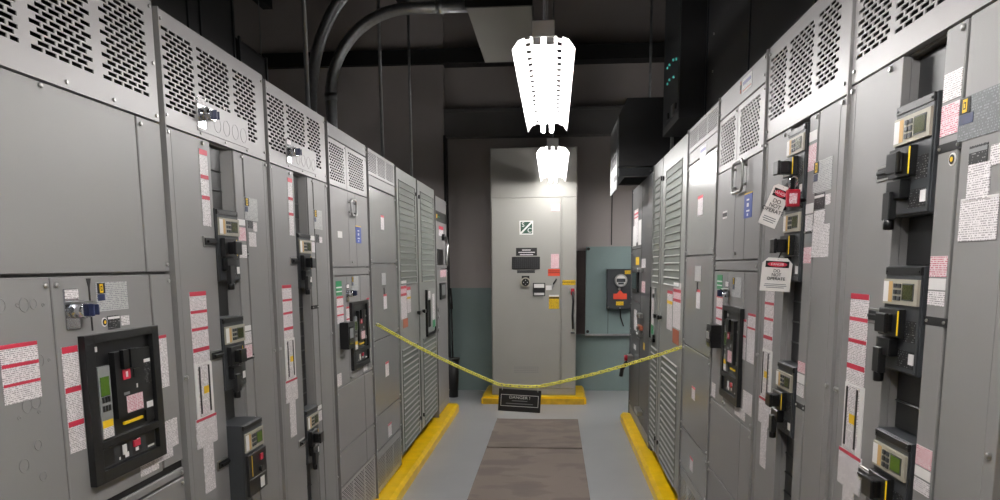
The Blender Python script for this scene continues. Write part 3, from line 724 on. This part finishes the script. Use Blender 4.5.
b = MB().box(.12, .50, -.006, 0, 1.66, 1.82, M['handle']); bld(b, 'indicator_panel', r, .002)
b = MB().box(.22, .55, -.02, 0, 1.30, 1.47, M['black']).box(.27, .5, -.022, -.02, 1.34, 1.45, M['plate']); bld(b, 'control_panel', r, .002)
b = MB()
for z in (1.2, 1.13, 1.0): b.cyl((.1, -.015, z), .02, .015, 'y', M['zinc'], 10)
bld(b, 'latch', r)

# ---- right row, nearest two: distribution sections
FL_R1 = [(1.968, 'pink', .062), (1.663, 'pink', .043), (1.617, 'white', .024), (1.59, 'text', .03), (1.255, 'pink', .044), (1.208, 'white', .022), (1.182, 'text', .03)]
def r1x(r):
    sticker(r, .518, .588, 1.975, 2.03, 'text', name='circuit_label'); sticker(r, .64, .715, 1.768, 1.835, 'text', name='circuit_label', lay=1); sticker(r, .62, .75, 1.69, 1.772, 'text', ((0, .05, 'white'),), name='circuit_label')
    sticker(r, .637, .70, 1.82, 1.87, 'blacktext', ((.1, .26, 'plate'),), name='rating_plate'); sticker(r, .71, .80, 1.825, 1.862, 'text', name='circuit_label'); round_badge(r, .575, 1.855, .013)
iline('nearest cabinet of the right row, with three black breakers and a dark nameplate', (RX, 2.192, Z0), RR, .82, 2.44, RG,
      [(1.755, 2.005, dict(h_out=.024)), (1.40, 1.642, dict(h_out=.026)), (1.00, 1.25, dict(h_out=.032, bright=True))],
      trays=(1.865, 1.52, 1.112), fillers=FL_R1, hbars=(1.882, 1.527), plate=False, topz=2.125, first_label=False, np_dark=True, np_box=(.588, .80, 1.885, 1.968), extra=r1x)
FL_R2 = [(2.055, 'white', .03), (2.015, 'pink', .08), (1.835, 'white', .03), (1.80, 'text', .05), (1.742, 'plate', .03), (1.70, 'pink', .05), (1.335, 'pink', .035), (1.295, 'white', .03), (1.262, 'text', .04)]
def r2x(r):
    sticker(r, .594, .68, 1.812, 1.858, 'blacktext', ((.1, .26, 'white'),), name='rating_plate'); sticker(r, .69, .73, 1.82, 1.85, 'text', name='circuit_label')
    sticker(r, .60, .69, 1.755, 1.808, 'text', name='circuit_label', lay=1); sticker(r, .59, .735, 1.668, 1.765, 'text', name='circuit_label')
iline('second cabinet of the right row, hung with danger tags and a red padlock', (RX, 3.018, Z0), RR, .82, 2.445, RG,
      [(1.855, 2.09, dict(h_out=.048)), (1.59, 1.845, dict(h_out=.048)), (1.07, 1.31, dict(h_out=.04))],
      trays=(1.165,), fillers=FL_R2, hbars=(1.748, 1.19), plate=False, topz=2.11, first_label=False, np_box=(.574, .73, 1.863, 1.957), extra=r2x)
r3 = tie('third cabinet of the right row, with a blue notice beside a wide handle', (RX, 3.850, Z0), .825, 2.445, RG, True)
b = MB().box(.40, .415, -.0015, 0, 2.375, 2.425, M['rust']).box(.40, .425, -.002, -.0015, 2.39, 2.41, M['ink']).box(.44, .60, -.0012, 0, 2.365, 2.425, M['platetext']).box(.45, .58, -.0018, -.0012, 2.398, 2.412, M['badgeblue']).box(.45, .59, -.0018, -.0012, 2.374, 2.378, M['rust'])
bld(b, 'badge', r3)
r = blank('fourth cabinet of the right row, faced with plain glossy cover panels', (RX, 4.690, Z0), RR, .83, 2.44, RG, (2.30, 2.436), (1.697, 1.167, .652, .40),
      [(.345, .49, 1.915, 2.02), (.32, .50, 1.555, 1.64), (.385, .495, 1.405, 1.51), (.335, .435, .88, .955), (.34, .44, .46, .54)])
b = MB().box(.36, .54, -.0012, 0, 2.215, 2.28, M['platetext']).box(.38, .52, -.0018, -.0012, 2.25, 2.265, M['badgeblue']); bld(b, 'badge', r)
b = MB().box(.385, .41, -.004, 0, 1.50, 1.55, M['handle']); bld(b, 'hanging_clip', r)

# ---- right row, far end
r = section('tap_cabinet', 'last cabinet at the far end of the right row, with white papers taped on', (RX, 7.905, Z0), RR, RG)
carcass(r, 1.645, 2.40, m=M['darkgrey'])
for z0, z1 in ((1.80, 2.395), (1.29, 1.794), (.965, 1.284), (.20, .959)):
    panel(r, 'compartment_door', .012, .86, z0, z1, m=M['darkgrey'], bolts=[(.06, z1 - .03), (.06, z0 + .03)])
panel(r, 'vertical_bus_cover', .872, 1.633, .20, 2.395, m=M['darkgrey'])
panel(r, 'toe_panel', .012, 1.633, .105, .195)
sticker(r, .20, .55, 1.86, 2.18, 'text', ((.1, .16, 'red'), (.22, .26, 'red')), name='notice_sheet'); sticker(r, .12, .40, 1.83, 2.03, 'white', name='notice_sheet', lay=1); sticker(r, .58, .82, 1.83, 2.06, 'white', name='notice_sheet')
sticker(r, .40, .68, 1.645, 1.72, 'yellow', name='caution_label'); sticker(r, .35, .60, 1.01, 1.21, 'text', name='circuit_label'); sticker(r, .36, .56, .82, .868, 'white', name='circuit_label'); sticker(r, 1.15, 1.26, .90, .96, 'yellow', name='caution_label'); sticker(r, .9, 1.2, 1.62, 1.70, 'text', name='circuit_label'); sticker(r, .93, 1.2, 1.40, 1.50, 'pink', name='circuit_label')
b = MB().box(.22, .72, -.02, 0, 1.39, 1.60, M['handle']).box(.26, .68, -.022, -.02, 1.42, 1.57, M['glassy']); bld(b, 'relay_window', r, .003)
for z, k in ((1.60, 'zinc'), (1.19, 'zinc'), (1.08, 'rust'), (1.02, 'zinc')):
    b = MB().box(.90, 1.10, -.03, 0, z - .02, z + .02, M[k]).cyl((1.0, -.05, z), .02, .02, 'y', M['zinc'], 10); bld(b, 'toggle', r, .003)
b = MB().box(.15, .36, -.05, 0, .67, .74, M['zinc']).cyl((.22, -.08, .705), .03, .03, 'y', M['lockred'], 14).tube([(.2, -.05, .66), (.12, -.09, .58), (.1, -.1, .50)], .022, M['handle'], 10); bld(b, 'switch_handle', r, .002, label='switch handle with a red button')
b = MB().box(.95, 1.2, -.05, 0, .30, .34, M['zinc']); bld(b, 'door_catch', r, .003)

# ------------------------------------------------------------------ tall cabinet at the end of the aisle
CX, CY, CW = -.745, 8.95, 1.01
r = thing('metering_cabinet', 'tall pale grey cabinet standing alone across the end of the aisle', 'electrical cabinet', (CX, CY, Z0))
b = MB().box(0, CW, .02, .74, Z0, 3.0, M['sc']).box(.004, CW - .004, .012, .02, 2.432, 2.996, M['sc']); bld(b, 'body', r, .004)
d = panel(r, 'door', .012, .822, .185, 2.42, th=.022, y=-.004, m=M['sc'], bevel=.004)
panel(r, 'side_panel', .84, CW - .006, .185, 2.425, th=.02, y=0, m=M['sc'], bevel=.003)
panel(r, 'toe_panel', .012, CW - .012, .10, .178, th=.02, y=.01, m=M['sc'])
o = sticker(d, .340, .500, 2.005, 2.165, 'white', (), name='logo', y=-.0042)
b = MB().box(.352, .488, -.0062, -.005, 2.017, 2.153, M['dkgreen']); b.prism([(.352, 2.017), (.366, 2.017), (.488, 2.139), (.488, 2.153), (.474, 2.153), (.352, 2.031)], 'y', -.0068, -.006, M['white']); bld(b, 'emblem', o)
ftext('lettering', 'S', .075, M['white'], o, .382, 2.118, -.0066, Z0); ftext('lettering', 'C', .075, M['white'], o, .458, 2.052, -.0066, Z0)
b = MB().box(.298, .545, -.007, -.004, 1.760, 1.852, M['ink'])
for i, (a, c) in enumerate(((.37, .47), (.325, .52), (.345, .50))): b.box(a, c, -.0075, -.007, 1.832 - .027 * i - .011, 1.832 - .027 * i, M['text'])
bld(b, 'nameplate', d)
b = MB().box(.250, .580, -.012, -.004, 1.602, 1.748, M['ink'])
for i in range(13): b.box(.265 + .0235 * i, .268 + .0235 * i, -.0135, -.012, 1.61, 1.74, M['black2'])
for i in range(5): b.box(.258, .572, -.013, -.012, 1.625 + .024 * i, 1.627 + .024 * i, M['black2'])
bld(b, 'mesh_window', d, .002)
sticker(d, .310, .520, 1.558, 1.594, 'ink', ((.2, .3, 'plate'), (.6, .68, 'plate')), name='rating_plate', y=-.0042)
sticker(d, .709, .804, 1.612, 1.778, 'pink', y=-.0042, name='warning_label'); sticker(d, .675, .815, 1.522, 1.604, 'orange', ((.25, .32, 'ink'), (.5, .57, 'ink')), y=-.0042); sticker(d, .708, .812, 2.272, 2.353, 'pink', ((0, .3, 'pink'),), y=-.0042)
sticker(d, .687, .806, 1.135, 1.30, 'texty', ((0, .12, 'white'), (.17, .27, 'ink')), y=-.0042); sticker(d, .651, .722, 1.357, 1.411, 'white', y=-.0042, name='circuit_label')
sticker(r, .845, 1.0, 1.415, 1.474, 'texty', ((.35, .48, 'ink'),), y=-.0002)
b = MB().box(.365, .455, -.02, -.004, 1.45, 1.525, M['ink']).cyl((.41, -.03, 1.45), .058, .026, 'y', M['beige'], 22).cyl((.41, -.04, 1.45), .045, .02, 'y', M['ink'], 18)
for t in range(4): b.cyl((.41 + .024 * math.cos(t * 1.57), -.042, 1.45 + .024 * math.sin(t * 1.57)), .006, .004, 'y', M['zinc'], 8)
bld(b, 'test_receptacle', d, label='round brass rimmed receptacle')
b = MB().box(.498, .642, -.016, -.004, 1.287, 1.441, M['ink']).box(.51, .63, -.018, -.016, 1.385, 1.43, M['white']).box(.51, .63, -.017, -.016, 1.34, 1.375, M['ink']).box(.51, .63, -.019, -.016, 1.298, 1.325, M['white'])
bld(b, 'display_meter', d, .002)
b = MB().cyl((.735, -.016, 1.425), .018, .012, 'y', M['zinc'], 12).tube([(.735, -.02, 1.425), (.765, -.03, 1.47), (.775, -.032, 1.49)], .009, M['ink'], 8).tube([(.735, -.02, 1.425), (.72, -.025, 1.39)], .007, M['zinc'], 8); bld(b, 'lock', d)
b = MB()
for i in range(12):
    for j in range(4): b.box(.272 + .025 * i, .288 + .025 * i, -.0062, -.0035, .37 + .021 * j, .378 + .021 * j, M['plate'])
bld(b, 'vent', d)
h = MB().box(.915, .985, -.014, 0, 1.33, 1.38, M['zinc']).box(.945, .985, -.03, -.012, 1.30, 1.375, M['lockred']).tube([(.965, -.04, 1.34), (.972, -.05, 1.22), (.964, -.05, 1.05), (.972, -.045, .90)], .013, M['handle'], 10).tube([(.972, -.045, 1.04), (.980, -.045, .86)], .009, M['chrome'], 8).box(.945, .99, -.05, 0, .845, .862, M['black2'])
bld(h, 'operating_handle', r, .001, label='black and chrome lever handle with red top')

# ------------------------------------------------------------------ backboard and disconnect on the end wall
b = MB().box(.41, 1.95, 9.80, 9.859, .76, 1.88, M['board']).box(.41, 1.95, 9.79, 9.859, .735, .76, M['steel'])
for x, z in ((.44, 1.85), (.44, .79), (1.2, 1.85)): b.cyl((x, 9.79, z), .02, .012, 'y', M['iron'], 10)
for x in (.70, 1.32): b.box(x - .003, x + .003, 9.798, 9.80, .76, 1.3, M['iron'])
solo(b, 'backboard', 'teal painted backboard fixed to the end wall beside the tall cabinet', 'board', (1.18, 9.83, .735))
b = MB().box(.29, .405, 9.78, 9.859, .76, 1.83, M['brown']); solo(b, 'wood_plank', 'dark brown plank on the end wall between tall cabinet and teal board', 'plank', (.35, 9.82, .76))
r = thing('disconnect_switch', 'dark grey box with a round silver meter and red lettering label on the teal board', 'switch box', (.84, 9.80, 1.075))
o = (.84, 9.80, 1.075)
bb = MB().box(.672, 1.01, 9.68, 9.80, 1.085, 1.595, M['black2']).box(.675, 1.007, 9.672, 9.68, 1.088, 1.592, M['black2'])
for x, z in ((.69, 1.11), (.99, 1.11), (.84, 1.10)): bb.cyl((x, 9.664, z), .012, .008, 'y', M['zinc'], 10)
bb.build('enclosure', r, .004, off=o)
g = MB().cyl((.845, 9.63, 1.45), .082, .045, 'y', M['zinc'], 26).cyl((.845, 9.622, 1.45), .066, .012, 'y', M['white'], 24).box(.79, .90, 9.618, 9.624, 1.43, 1.475, M['black2']).box(.81, .88, 9.614, 9.62, 1.40, 1.425, M['black2']).cyl((.83, 9.65, 1.345), .018, .03, 'y', M['zinc'], 12)
g.build('meter_dial', r, .001, off=o, label='round silver framed dial')
g = MB().box(.755, .925, 9.664, 9.672, 1.215, 1.285, M['orange']).prism([(.80, 1.285), (.88, 1.285), (.84, 1.33)], 'y', 9.664, 9.672, M['orange']); g.build('warning_label', r, off=o, label='red warning label')
MB().box(.895, .985, 9.668, 9.673, 1.53, 1.575, M['texty']).build('caution_label', r, off=o); MB().box(.79, .885, 9.668, 9.673, 1.135, 1.185, M['texty']).build('caution_label', r, off=o)
MB().tube([(.85, 9.75, 1.085), (.86, 9.78, .98), (.90, 9.79, .86)], .008, M['iron'], 8).build('cable', r, off=o)

# ------------------------------------------------------------------ bin and broom
b = MB().cyl((-1.27, 9.33, 0), .06, .49, 'z', M['bin'], 20, r2=.08).cyl((-1.27, 9.33, .475), .09, .025, 'z', M['bin'], 20)
solo(b, 'waste_bin', 'slim black bin on the floor past the far end of the left row', 'bin', (-1.27, 9.33, 0))
b = MB().tube([(-1.27, 9.33, .502), (-1.285, 9.42, .8), (-1.315, 9.6, 1.15)], .011, M['iron'], 8).tube([(-1.31, 9.58, 1.10), (-1.335, 9.65, 1.36)], .02, M['bin'], 8)
solo(b, 'broom_handle', 'thin dark handle leaning up out of the slim black bin', 'handle', (-1.27, 9.33, .502))

# ------------------------------------------------------------------ chain and danger sign
AL = Vector((-1.186, 4.957, 1.266)); S1 = Vector((-.352, 4.8, .884)); S2 = Vector((-.094, 4.8, .872)); AR = Vector((.796, 4.733, 1.137))
ch = thing('plastic_chain', 'yellow plastic chain strung across the aisle between the two rows', 'chain', AL)
lk = MB(); R_, Lh = .0092, .011
ring = [(Lh + R_ * math.sin(math.radians(a)), R_ * math.cos(math.radians(a)), 0) for a in (0, 45, 90, 135, 180)] + [(-Lh - R_ * math.sin(math.radians(a)), -R_ * math.cos(math.radians(a)), 0) for a in (0, 45, 90, 135, 180)]
lk.tube(ring, .0037, M['chain'], 6, closed=True)
first = lk.build('link', ch)
path = []
for a, c, sag in ((AL, S1, .018), (S1, S2, .006), (S2, AR, .018)):
    n = max(2, int((c - a).length / .026))
    for i in range(n): 
        t = i / n; p = a.lerp(c, t); p.z -= sag * 4 * t * (1 - t); path.append(p)
path.append(AR)
for i in range(len(path) - 1):
    m = (path[i] + path[i + 1]) / 2 - AL; d = (path[i + 1] - path[i]).normalized()
    o = first if i == 0 else first.copy()
    if i: COL.objects.link(o); o.parent = ch
    q = d.to_track_quat('X', 'Z'); o.rotation_mode = 'QUATERNION'
    from mathutils import Quaternion
    o.rotation_quaternion = q @ Quaternion((1, 0, 0), math.pi / 2 * (i % 2) + .5); o.location = m
for e, x in ((AL, 1), (AR, -1)):
    b = MB().cyl((0, 0, 0), .008, .006, 'x', M['zinc'], 8).tube([(0, -.012, 0), (.012 * x, -.008, 0), (.016 * x, 0, 0), (.012 * x, .008, 0), (0, .012, 0)], .003, M['zinc'], 6)
    o = b.build('hook', ch); o.location = e - AL - Vector((.003 * x, 0, 0))
sg = thing('danger_sign', 'black danger sign hanging from the middle of the yellow chain', 'sign', (-.224, 4.78, .70))
th = math.radians(3.2)
sg.rotation_euler = (0, th, 0)
b = MB().box(-.137, .137, 0, .004, .008, .155, M['ink']); bd = b.build('board', sg, .0008)
b = MB()
for (a, c, d, e) in ((-.122, .122, .116, .119), (-.122, .122, .042, .045), (-.122, -.119, .042, .119), (.119, .122, .042, .119)): b.box(a, c, -.0006, .0002, d, e, M['white'])
b.build('border', bd)
text('lettering', 'DANGER !', .026, M['white'], bd, Matrix.Translation((0, -.0008, .101)) @ FACE, 1.15)
b = MB().box(-.05, .05, -.0006, .0002, .077, .082, M['plate']).box(-.088, .088, -.0006, .0002, .058, .063, M['plate']); b.build('small_print', bd)
b = MB()
for x in (-.115, .115): b.tube([(x, .002, .142), (x, -.004, .155), (x, .002, .178), (x, .008, .155)], .0018, M['zinc'], 6, closed=True)
b.build('hanging_ring', sg)

# ------------------------------------------------------------------ padlock and danger tags on the second right cabinet
def lockout_tag(label, corners, hole):
    """corners: top-left, top-right, bottom-right, bottom-left in world space"""
    tl, tr, br_, bl = [Vector(c) for c in corners]; W = (tr - tl).length; H = (tl - bl).length
    ux = ((tr - tl) + (br_ - bl)).normalized(); uz = ((tl - bl) + (tr - br_)); uz = (uz - ux * uz.dot(ux)).normalized(); n = ux.cross(uz)
    c = (tl + tr + br_ + bl) / 4; W = ((tr - tl).length + (br_ - bl).length) / 2
    t = thing('lockout_tag', label, 'tag', c, 0, 'danger tags on the right row')
    t.matrix_world = Matrix((ux, -n, uz)).transposed().to_4x4() if False else Matrix(((ux.x, -n.x, uz.x, c.x), (ux.y, -n.y, uz.y, c.y), (ux.z, -n.z, uz.z, c.z), (0, 0, 0, 1)))
    w, h = W / 2, H / 2; k = .18 * W
    b = MB().prism([(-w, -h), (w, -h), (w, h - k), (w - k, h), (-w + k, h), (-w, h - k)], 'y', -.0005, .0005, M['tagwhite'])
    cd_ = b.build('card', t)
    b = MB().box(-w * .78, w * .78, -.0012, -.0004, h * .42, h * .80, M['ink']).prism([(w * .66 * math.cos(a * .3927), h * .61 + h * .15 * math.sin(a * .3927)) for a in range(16)], 'y', -.0017, -.001, M['red'])
    b.build('danger_panel', cd_)
    F = lambda z: Matrix.Translation((0, -.0018, z)) @ FACE
    text('lettering', 'DANGER', h * .19, M['white'], cd_, F(h * .61), 1.0)
    text('lettering', 'DO\nNOT\nOPERATE', h * .26, M['ink'], cd_, F(h * -.02), 1.0, space=.9)
    b = MB().box(-w * .7, w * .7, -.0008, 0, -h * .60, -h * .56, M['plate']).box(-w * .75, w * .75, -.0008, 0, -h * .70, -h * .66, M['plate']).box(-w * .6, w * .6, -.0008, 0, -h * .80, -h * .76, M['plate']); b.build('small_print', cd_)
    hl = t.matrix_world.inverted() @ Vector(hole)
    b = MB().tube([(0, 0, h * .9), tuple(hl)], .0022, M['ink'], 6); b.build('tie', t)
    return t
T1 = [(0.736, 2.565, 1.900), (0.778, 2.565, 1.880), (0.717, 2.565, 1.771), (0.649, 2.565, 1.795)]
T2 = [(0.705, 2.576, 1.669), (0.793, 2.576, 1.663), (0.780, 2.576, 1.558), (0.672, 2.576, 1.564)]
lockout_tag('tilted grey danger tag tucked behind the red padlock', T1, (.775, 2.64, 1.915))
lockout_tag('upright white danger tag hanging below the red padlock', T2, (.775, 2.64, 1.700))
pl = thing('padlock', 'red padlock locked on a black breaker of the second right cabinet', 'padlock', (0.765, 2.528, 1.830))
b = MB().box(-.021, .021, -.01, .01, 0, .055, M['lockred']); pb = b.build('lock_body', pl, .004, 2)
MB().box(-.014, .010, -.0115, -.0095, .010, .042, M['pink']).build('label', pb)
b = MB().tube([(-.013, 0, .05)] + [(-.013 * math.cos(math.radians(a)), 0, .082 + .013 * math.sin(math.radians(a))) for a in range(0, 181, 20)] + [(.013, .02, .06)], .0035, M['chrome'], 8); b.build('shackle', pl)

# ------------------------------------------------------------------ fluorescent fixtures over the aisle, plus two added fill lights
def fixture(label, x, y0, y1, z):
    """two-lamp strip with a white slotted reflector, hung on two rods"""
    r = thing('fluorescent_fixture', label, 'ceiling light', (x, (y0 + y1) / 2, z), 0, 'strip lights over the aisle')
    o = (x, (y0 + y1) / 2, z)
    MB().box(x - .045, x + .045, y0 + .02, y1 - .02, z + .055, z + .115, M['reflector']).build('channel', r, .003, off=o)
    b = MB(); t = .002; ym = (y0 + y1) / 2
    for s in (-1, 1):
        def strip(a, c, p, q):
            vs = [(x + s * a[0], p, z + a[1]), (x + s * c[0], p, z + c[1]), (x + s * c[0], q, z + c[1]), (x + s * a[0], q, z + a[1])]
            vs += [(v[0], v[1], v[2] + t) for v in vs]
            b.add(vs, [(0, 1, 2, 3), (7, 6, 5, 4), (0, 4, 5, 1), (1, 5, 6, 2), (2, 6, 7, 3), (3, 7, 4, 0)], M['reflector'])
        for h0, h1 in ((y0, ym - .004), (ym + .004, y1)):
            strip((.03, .053), (.060, .050), h0, h1); strip((.084, .046), (.112, .036), h0, h1); strip((.112, .036), (.140, -.004), h0, h1)
            n = 9; L = (h1 - h0) / n
            for i in range(n): strip((.060, .050), (.084, .046), h0 + i * L + .033, h0 + (i + 1) * L - .033)
    b.build('reflector', r, off=o)
    for ya, yb in ((y0 + .05, ym - .01), (ym + .01, y1 - .05)):
        for s in (-1, 1):
            MB().cyl((x + s * .03, ya, z - .004), .014, yb - ya, 'y', M['tube'], 14).build('lamp_tube', r, off=o)
    for ye in (y0, y1 - .02):
        e = MB().box(x - .05, x + .05, ye, ye + .02, z + .05, z + .118, M['socket']); 
        for s in (-1, 1): e.box(x + s * .03 - .018, x + s * .03 + .018, ye + (.018 if ye == y0 else -.012), ye + (.032 if ye == y0 else .002), z + .02, z + .055, M['socket'])
        e.build('end_plate', r, .002, off=o)
    for ye in (y0 + .25, y1 - .25):
        MB().cyl((x, ye, z + .115), .006, 4.72 - z - .115 if False else 5.0 - z - .115, 'z', M['steel'], 8).build('hanger_rod', r, off=o)
    return r
fixture('lit white strip light directly above the viewer', -.06, -3.3, -1.0, 2.60)
fixture('lit white strip light above the near end of the aisle', -.06, .0, 2.3, 2.60)
fixture('added unseen strip light behind the left row, brightening the end wall', -3.2, 6.4, 8.66, 2.60)  # added out of frame to brighten the end wall
fixture('added unseen strip light behind the right row, brightening the end wall', 2.1, 6.9, 9.16, 2.60)  # unseen fill light added for the right part of the end wall
fixture('larger lit strip light hanging over the middle of the aisle', -.05, 3.50, 5.60, 2.60)
fixture('smaller lit strip light hanging in front of the tall cabinet', -.014, 6.62, 8.88, 2.60)

# ------------------------------------------------------------------ overhead conduits, rods and enclosures
def arc(c, rad, a0, a1, y, n=10): return [(c[0] + rad * math.cos(math.radians(a0 + (a1 - a0) * i / n)), y, c[1] + rad * math.sin(math.radians(a0 + (a1 - a0) * i / n))) for i in range(n + 1)]
yc = 6.2
def conduit(label, x, xe, zt, rad, r0):
    pts = [(x, yc, 2.398), (x, yc, zt - rad)] + arc((x + rad, zt - rad), rad, 180, 90, yc, 12)[1:] + [(xe, yc, zt)]
    b = MB().tube(pts, r0, M['steel'], 16)
    for p, ax in (((x, yc, zt - rad - .03), 'z'), ((xe - .25, yc, zt), 'x')): b.cyl(p, r0 * 1.12, .06, ax, M['steel'], 16)
    b.cyl((x, yc, 2.398), r0 * 1.3, .03, 'z', M['zinc'], 16)
    return solo(b, 'conduit', label, 'conduit', (x, yc, 2.398), 'curved conduits above the left row')
conduit('thick steel conduit curving toward the light, its bend fully in view', -1.80, -.68, 3.66, .66, .045)
pts = [(-2.03, 6.4, 2.398), (-2.03, 6.4, 2.95)] + [(-2.03 + .75 * (1 - math.cos(math.radians(a))), 6.4, 2.95 + 1.1 * math.sin(math.radians(a))) for a in range(8, 91, 8)] + [(-.9, 6.4, 4.05)]
b = MB().tube(pts, .048, M['steel'], 16).cyl((-2.03, 6.4, 2.398), .058, .03, 'z', M['zinc'], 16)
solo(b, 'conduit', 'thick steel conduit whose bend leaves the picture at the top', 'conduit', (-2.03, 6.4, 2.398), 'curved conduits above the left row')
def rod(label, x, y, z0, r0, top=5.0, fit=True):
    b = MB().cyl((x, y, z0), r0, top - z0, 'z', M['steel'], 10)
    if fit: b.cyl((x, y, z0), r0 * 2.2, .12, 'z', M['steel'], 12)
    return solo(b, 'conduit', label, 'conduit', (x, y, z0), 'thin straight conduits')
rod('thin straight conduit beside the foot of the curved conduits', -1.42, 4.42, 2.404, .014)
rod('thin straight conduit rising behind the fifth left cabinet', -1.42, 6.33, 2.395, .014)
rod('thin straight conduit with a wide fitting, nearest the far end of the left row', -1.42, 7.62, 2.35, .013)
rod('thin straight conduit rising over the louvred doors of the right row', .93, 6.24, 2.435, .014, fit=False)
rod('thin straight conduit rising behind the black wall cabinet', .92, 7.66, 2.40, .012, fit=False)
b = MB().box(-2.02, -1.60, 2.75, 3.86, 2.425, 4.3, M['blackbox'])
for y in (3.36, 3.48, 3.84): b.box(-1.60, -1.592, y - .008, y + .008, 2.425, 4.3, M['black2'])
b.box(-2.02, -1.58, 2.75, 3.86, 4.28, 4.34, M['black2'])
solo(b, 'busway_riser', 'tall black duct rising from the second and third left cabinets', 'duct', (-1.8, 3.3, 2.425))
b = MB().prism([(-2.0, 2.415), (-1.6, 2.415), (-1.6, 2.79), (-1.66, 2.84), (-2.0, 2.84)], 'y', 3.90, 4.27, M['blackbox']).box(-1.602, -1.59, 3.895, 3.915, 2.415, 2.81, M['black2']).box(-1.602, -1.59, 4.255, 4.275, 2.415, 2.80, M['black2'])
solo(b, 'junction_box', 'low black box on top of the left row just beyond the tall duct', 'box', (-1.8, 4.08, 2.415), bevel=.003)
b = MB().box(-.675, -.18, 6.05, 7.62, 3.60, 3.80, M['sc'])
b.box(-.685, -.17, 6.03, 6.06, 3.60, 3.72, M['iron'])
for y in (6.3, 7.4): b.cyl((-.6, y, 3.80), .008, 1.2, 'z', M['steel'], 8).cyl((-.25, y, 3.80), .008, 1.2, 'z', M['steel'], 8)
solo(b, 'sheet_metal_duct', 'flat grey metal duct hung under the ceiling above the strip lights', 'duct', (-.43, 6.8, 3.6))

# right-hand black enclosures
r = thing('transformer_cabinet', 'black cabinet with chamfered top on a bracket over the far right cabinet', 'wall cabinet', (.80, 7.0, 2.40)); o = (.80, 7.0, 2.40)
b = MB().prism([(.545, 2.48), (1.35, 2.48), (1.35, 3.04), (.61, 3.04), (.545, 2.90)], 'y', 6.65, 7.5, M['blackbox']); bd = b.build('body', r, .004, off=o)
b = MB().box(.537, .546, 6.70, 7.46, 2.30, 2.88, M['plate']).box(.533, .538, 6.8, 7.36, 2.52, 2.60, M['ink']).box(.533, .538, 6.75, 7.0, 2.38, 2.42, M['ink']).box(.533, .538, 7.1, 7.3, 2.36, 2.44, M['white'])
b.build('side_plate', bd, off=o, label='bare metal side plate')
b = MB().box(.55, .90, 6.66, 6.72, 2.40, 2.47, M['black2']).box(.55, 1.3, 7.40, 7.46, 2.40, 2.47, M['black2']).box(.84, .90, 6.66, 6.72, 2.40, 2.56, M['black2']).box(.55, .61, 6.72, 7.40, 2.40, 2.47, M['black2'])
b.bolt(.82, 2.44, 6.66).bolt(.87, 2.44, 6.66); b.build('bracket', r, .002, off=o)
r = thing('control_enclosure', 'black hanging enclosure dotted with small teal lights', 'enclosure', (.93, 5.8, 2.64)); o = (.93, 5.8, 2.64)
b = MB().box(.85, 1.02, 5.40, 6.2, 2.64, 4.2, M['blackbox']).box(.845, .85, 5.40, 5.43, 2.64, 4.2, M['black2']).box(.846, .852, 5.45, 6.16, 2.70, 3.6, M['black2'])
b.cyl((.94, 5.8, 4.2), .02, .8, 'z', M['iron'], 8)
bd = b.build('body', r, .003, off=o)
for i, (y, z) in enumerate([[5.974, 3.106], [5.874, 3.103], [5.683, 3.089], [5.545, 3.06], [5.953, 2.987], [5.855, 2.993], [5.663, 2.968]]):
    MB().cyl((.838, y, z), .009, .012, 'x', M['led'], 8).build('indicator_light', bd, off=o)
b = MB().box(.838, .846, 5.62, 5.72, 2.70, 2.78, M['zinc']).box(.836, .846, 5.50, 5.54, 2.72, 2.76, M['ink']).box(.836, .846, 5.86, 5.90, 2.72, 2.76, M['ink']); b.build('latch', bd, off=o)
b = MB().box(1.02, 1.55, 2.9, 5.38, 2.445, 4.3, M['blackbox'])
for y in (5.37, 4.23, 3.2): b.box(1.012, 1.02, y - .01, y + .01, 2.445, 4.3, M['black2'])
for y, z in ((5.16, 3.11), (5.16, 2.88), (4.4, 3.3)): b.cyl((1.014, y, z), .008, .006, 'x', M['white'], 8)
solo(b, 'busway_riser', 'tall black ribbed duct rising over the third and fourth right cabinets', 'duct', (1.28, 4.2, 2.445))
b = MB().tube([(-4.28, 8.6, 4.86), (2.48, 8.6, 4.86)], .11, M['brownpipe'], 14); solo(b, 'ceiling_pipe', 'brown rusty pipe running across just under the dark ceiling', 'pipe', (-.9, 8.6, 4.75))

# ------------------------------------------------------------------ world and view
w = bpy.data.worlds.new('world'); scn.world = w; w.use_nodes = True
w.node_tree.nodes['Background'].inputs['Color'].default_value = (.02, .02, .02, 1)
scn.view_settings.view_transform = 'Standard'; scn.view_settings.look = 'None'; scn.view_settings.gamma = 1; scn.view_settings.use_curve_mapping = False
scn.view_settings.exposure = 0.2
try:
    scn.cycles.use_denoising = True; scn.cycles.max_bounces = 8; scn.cycles.diffuse_bounces = 5; scn.cycles.sample_clamp_indirect = 8
except Exception: pass
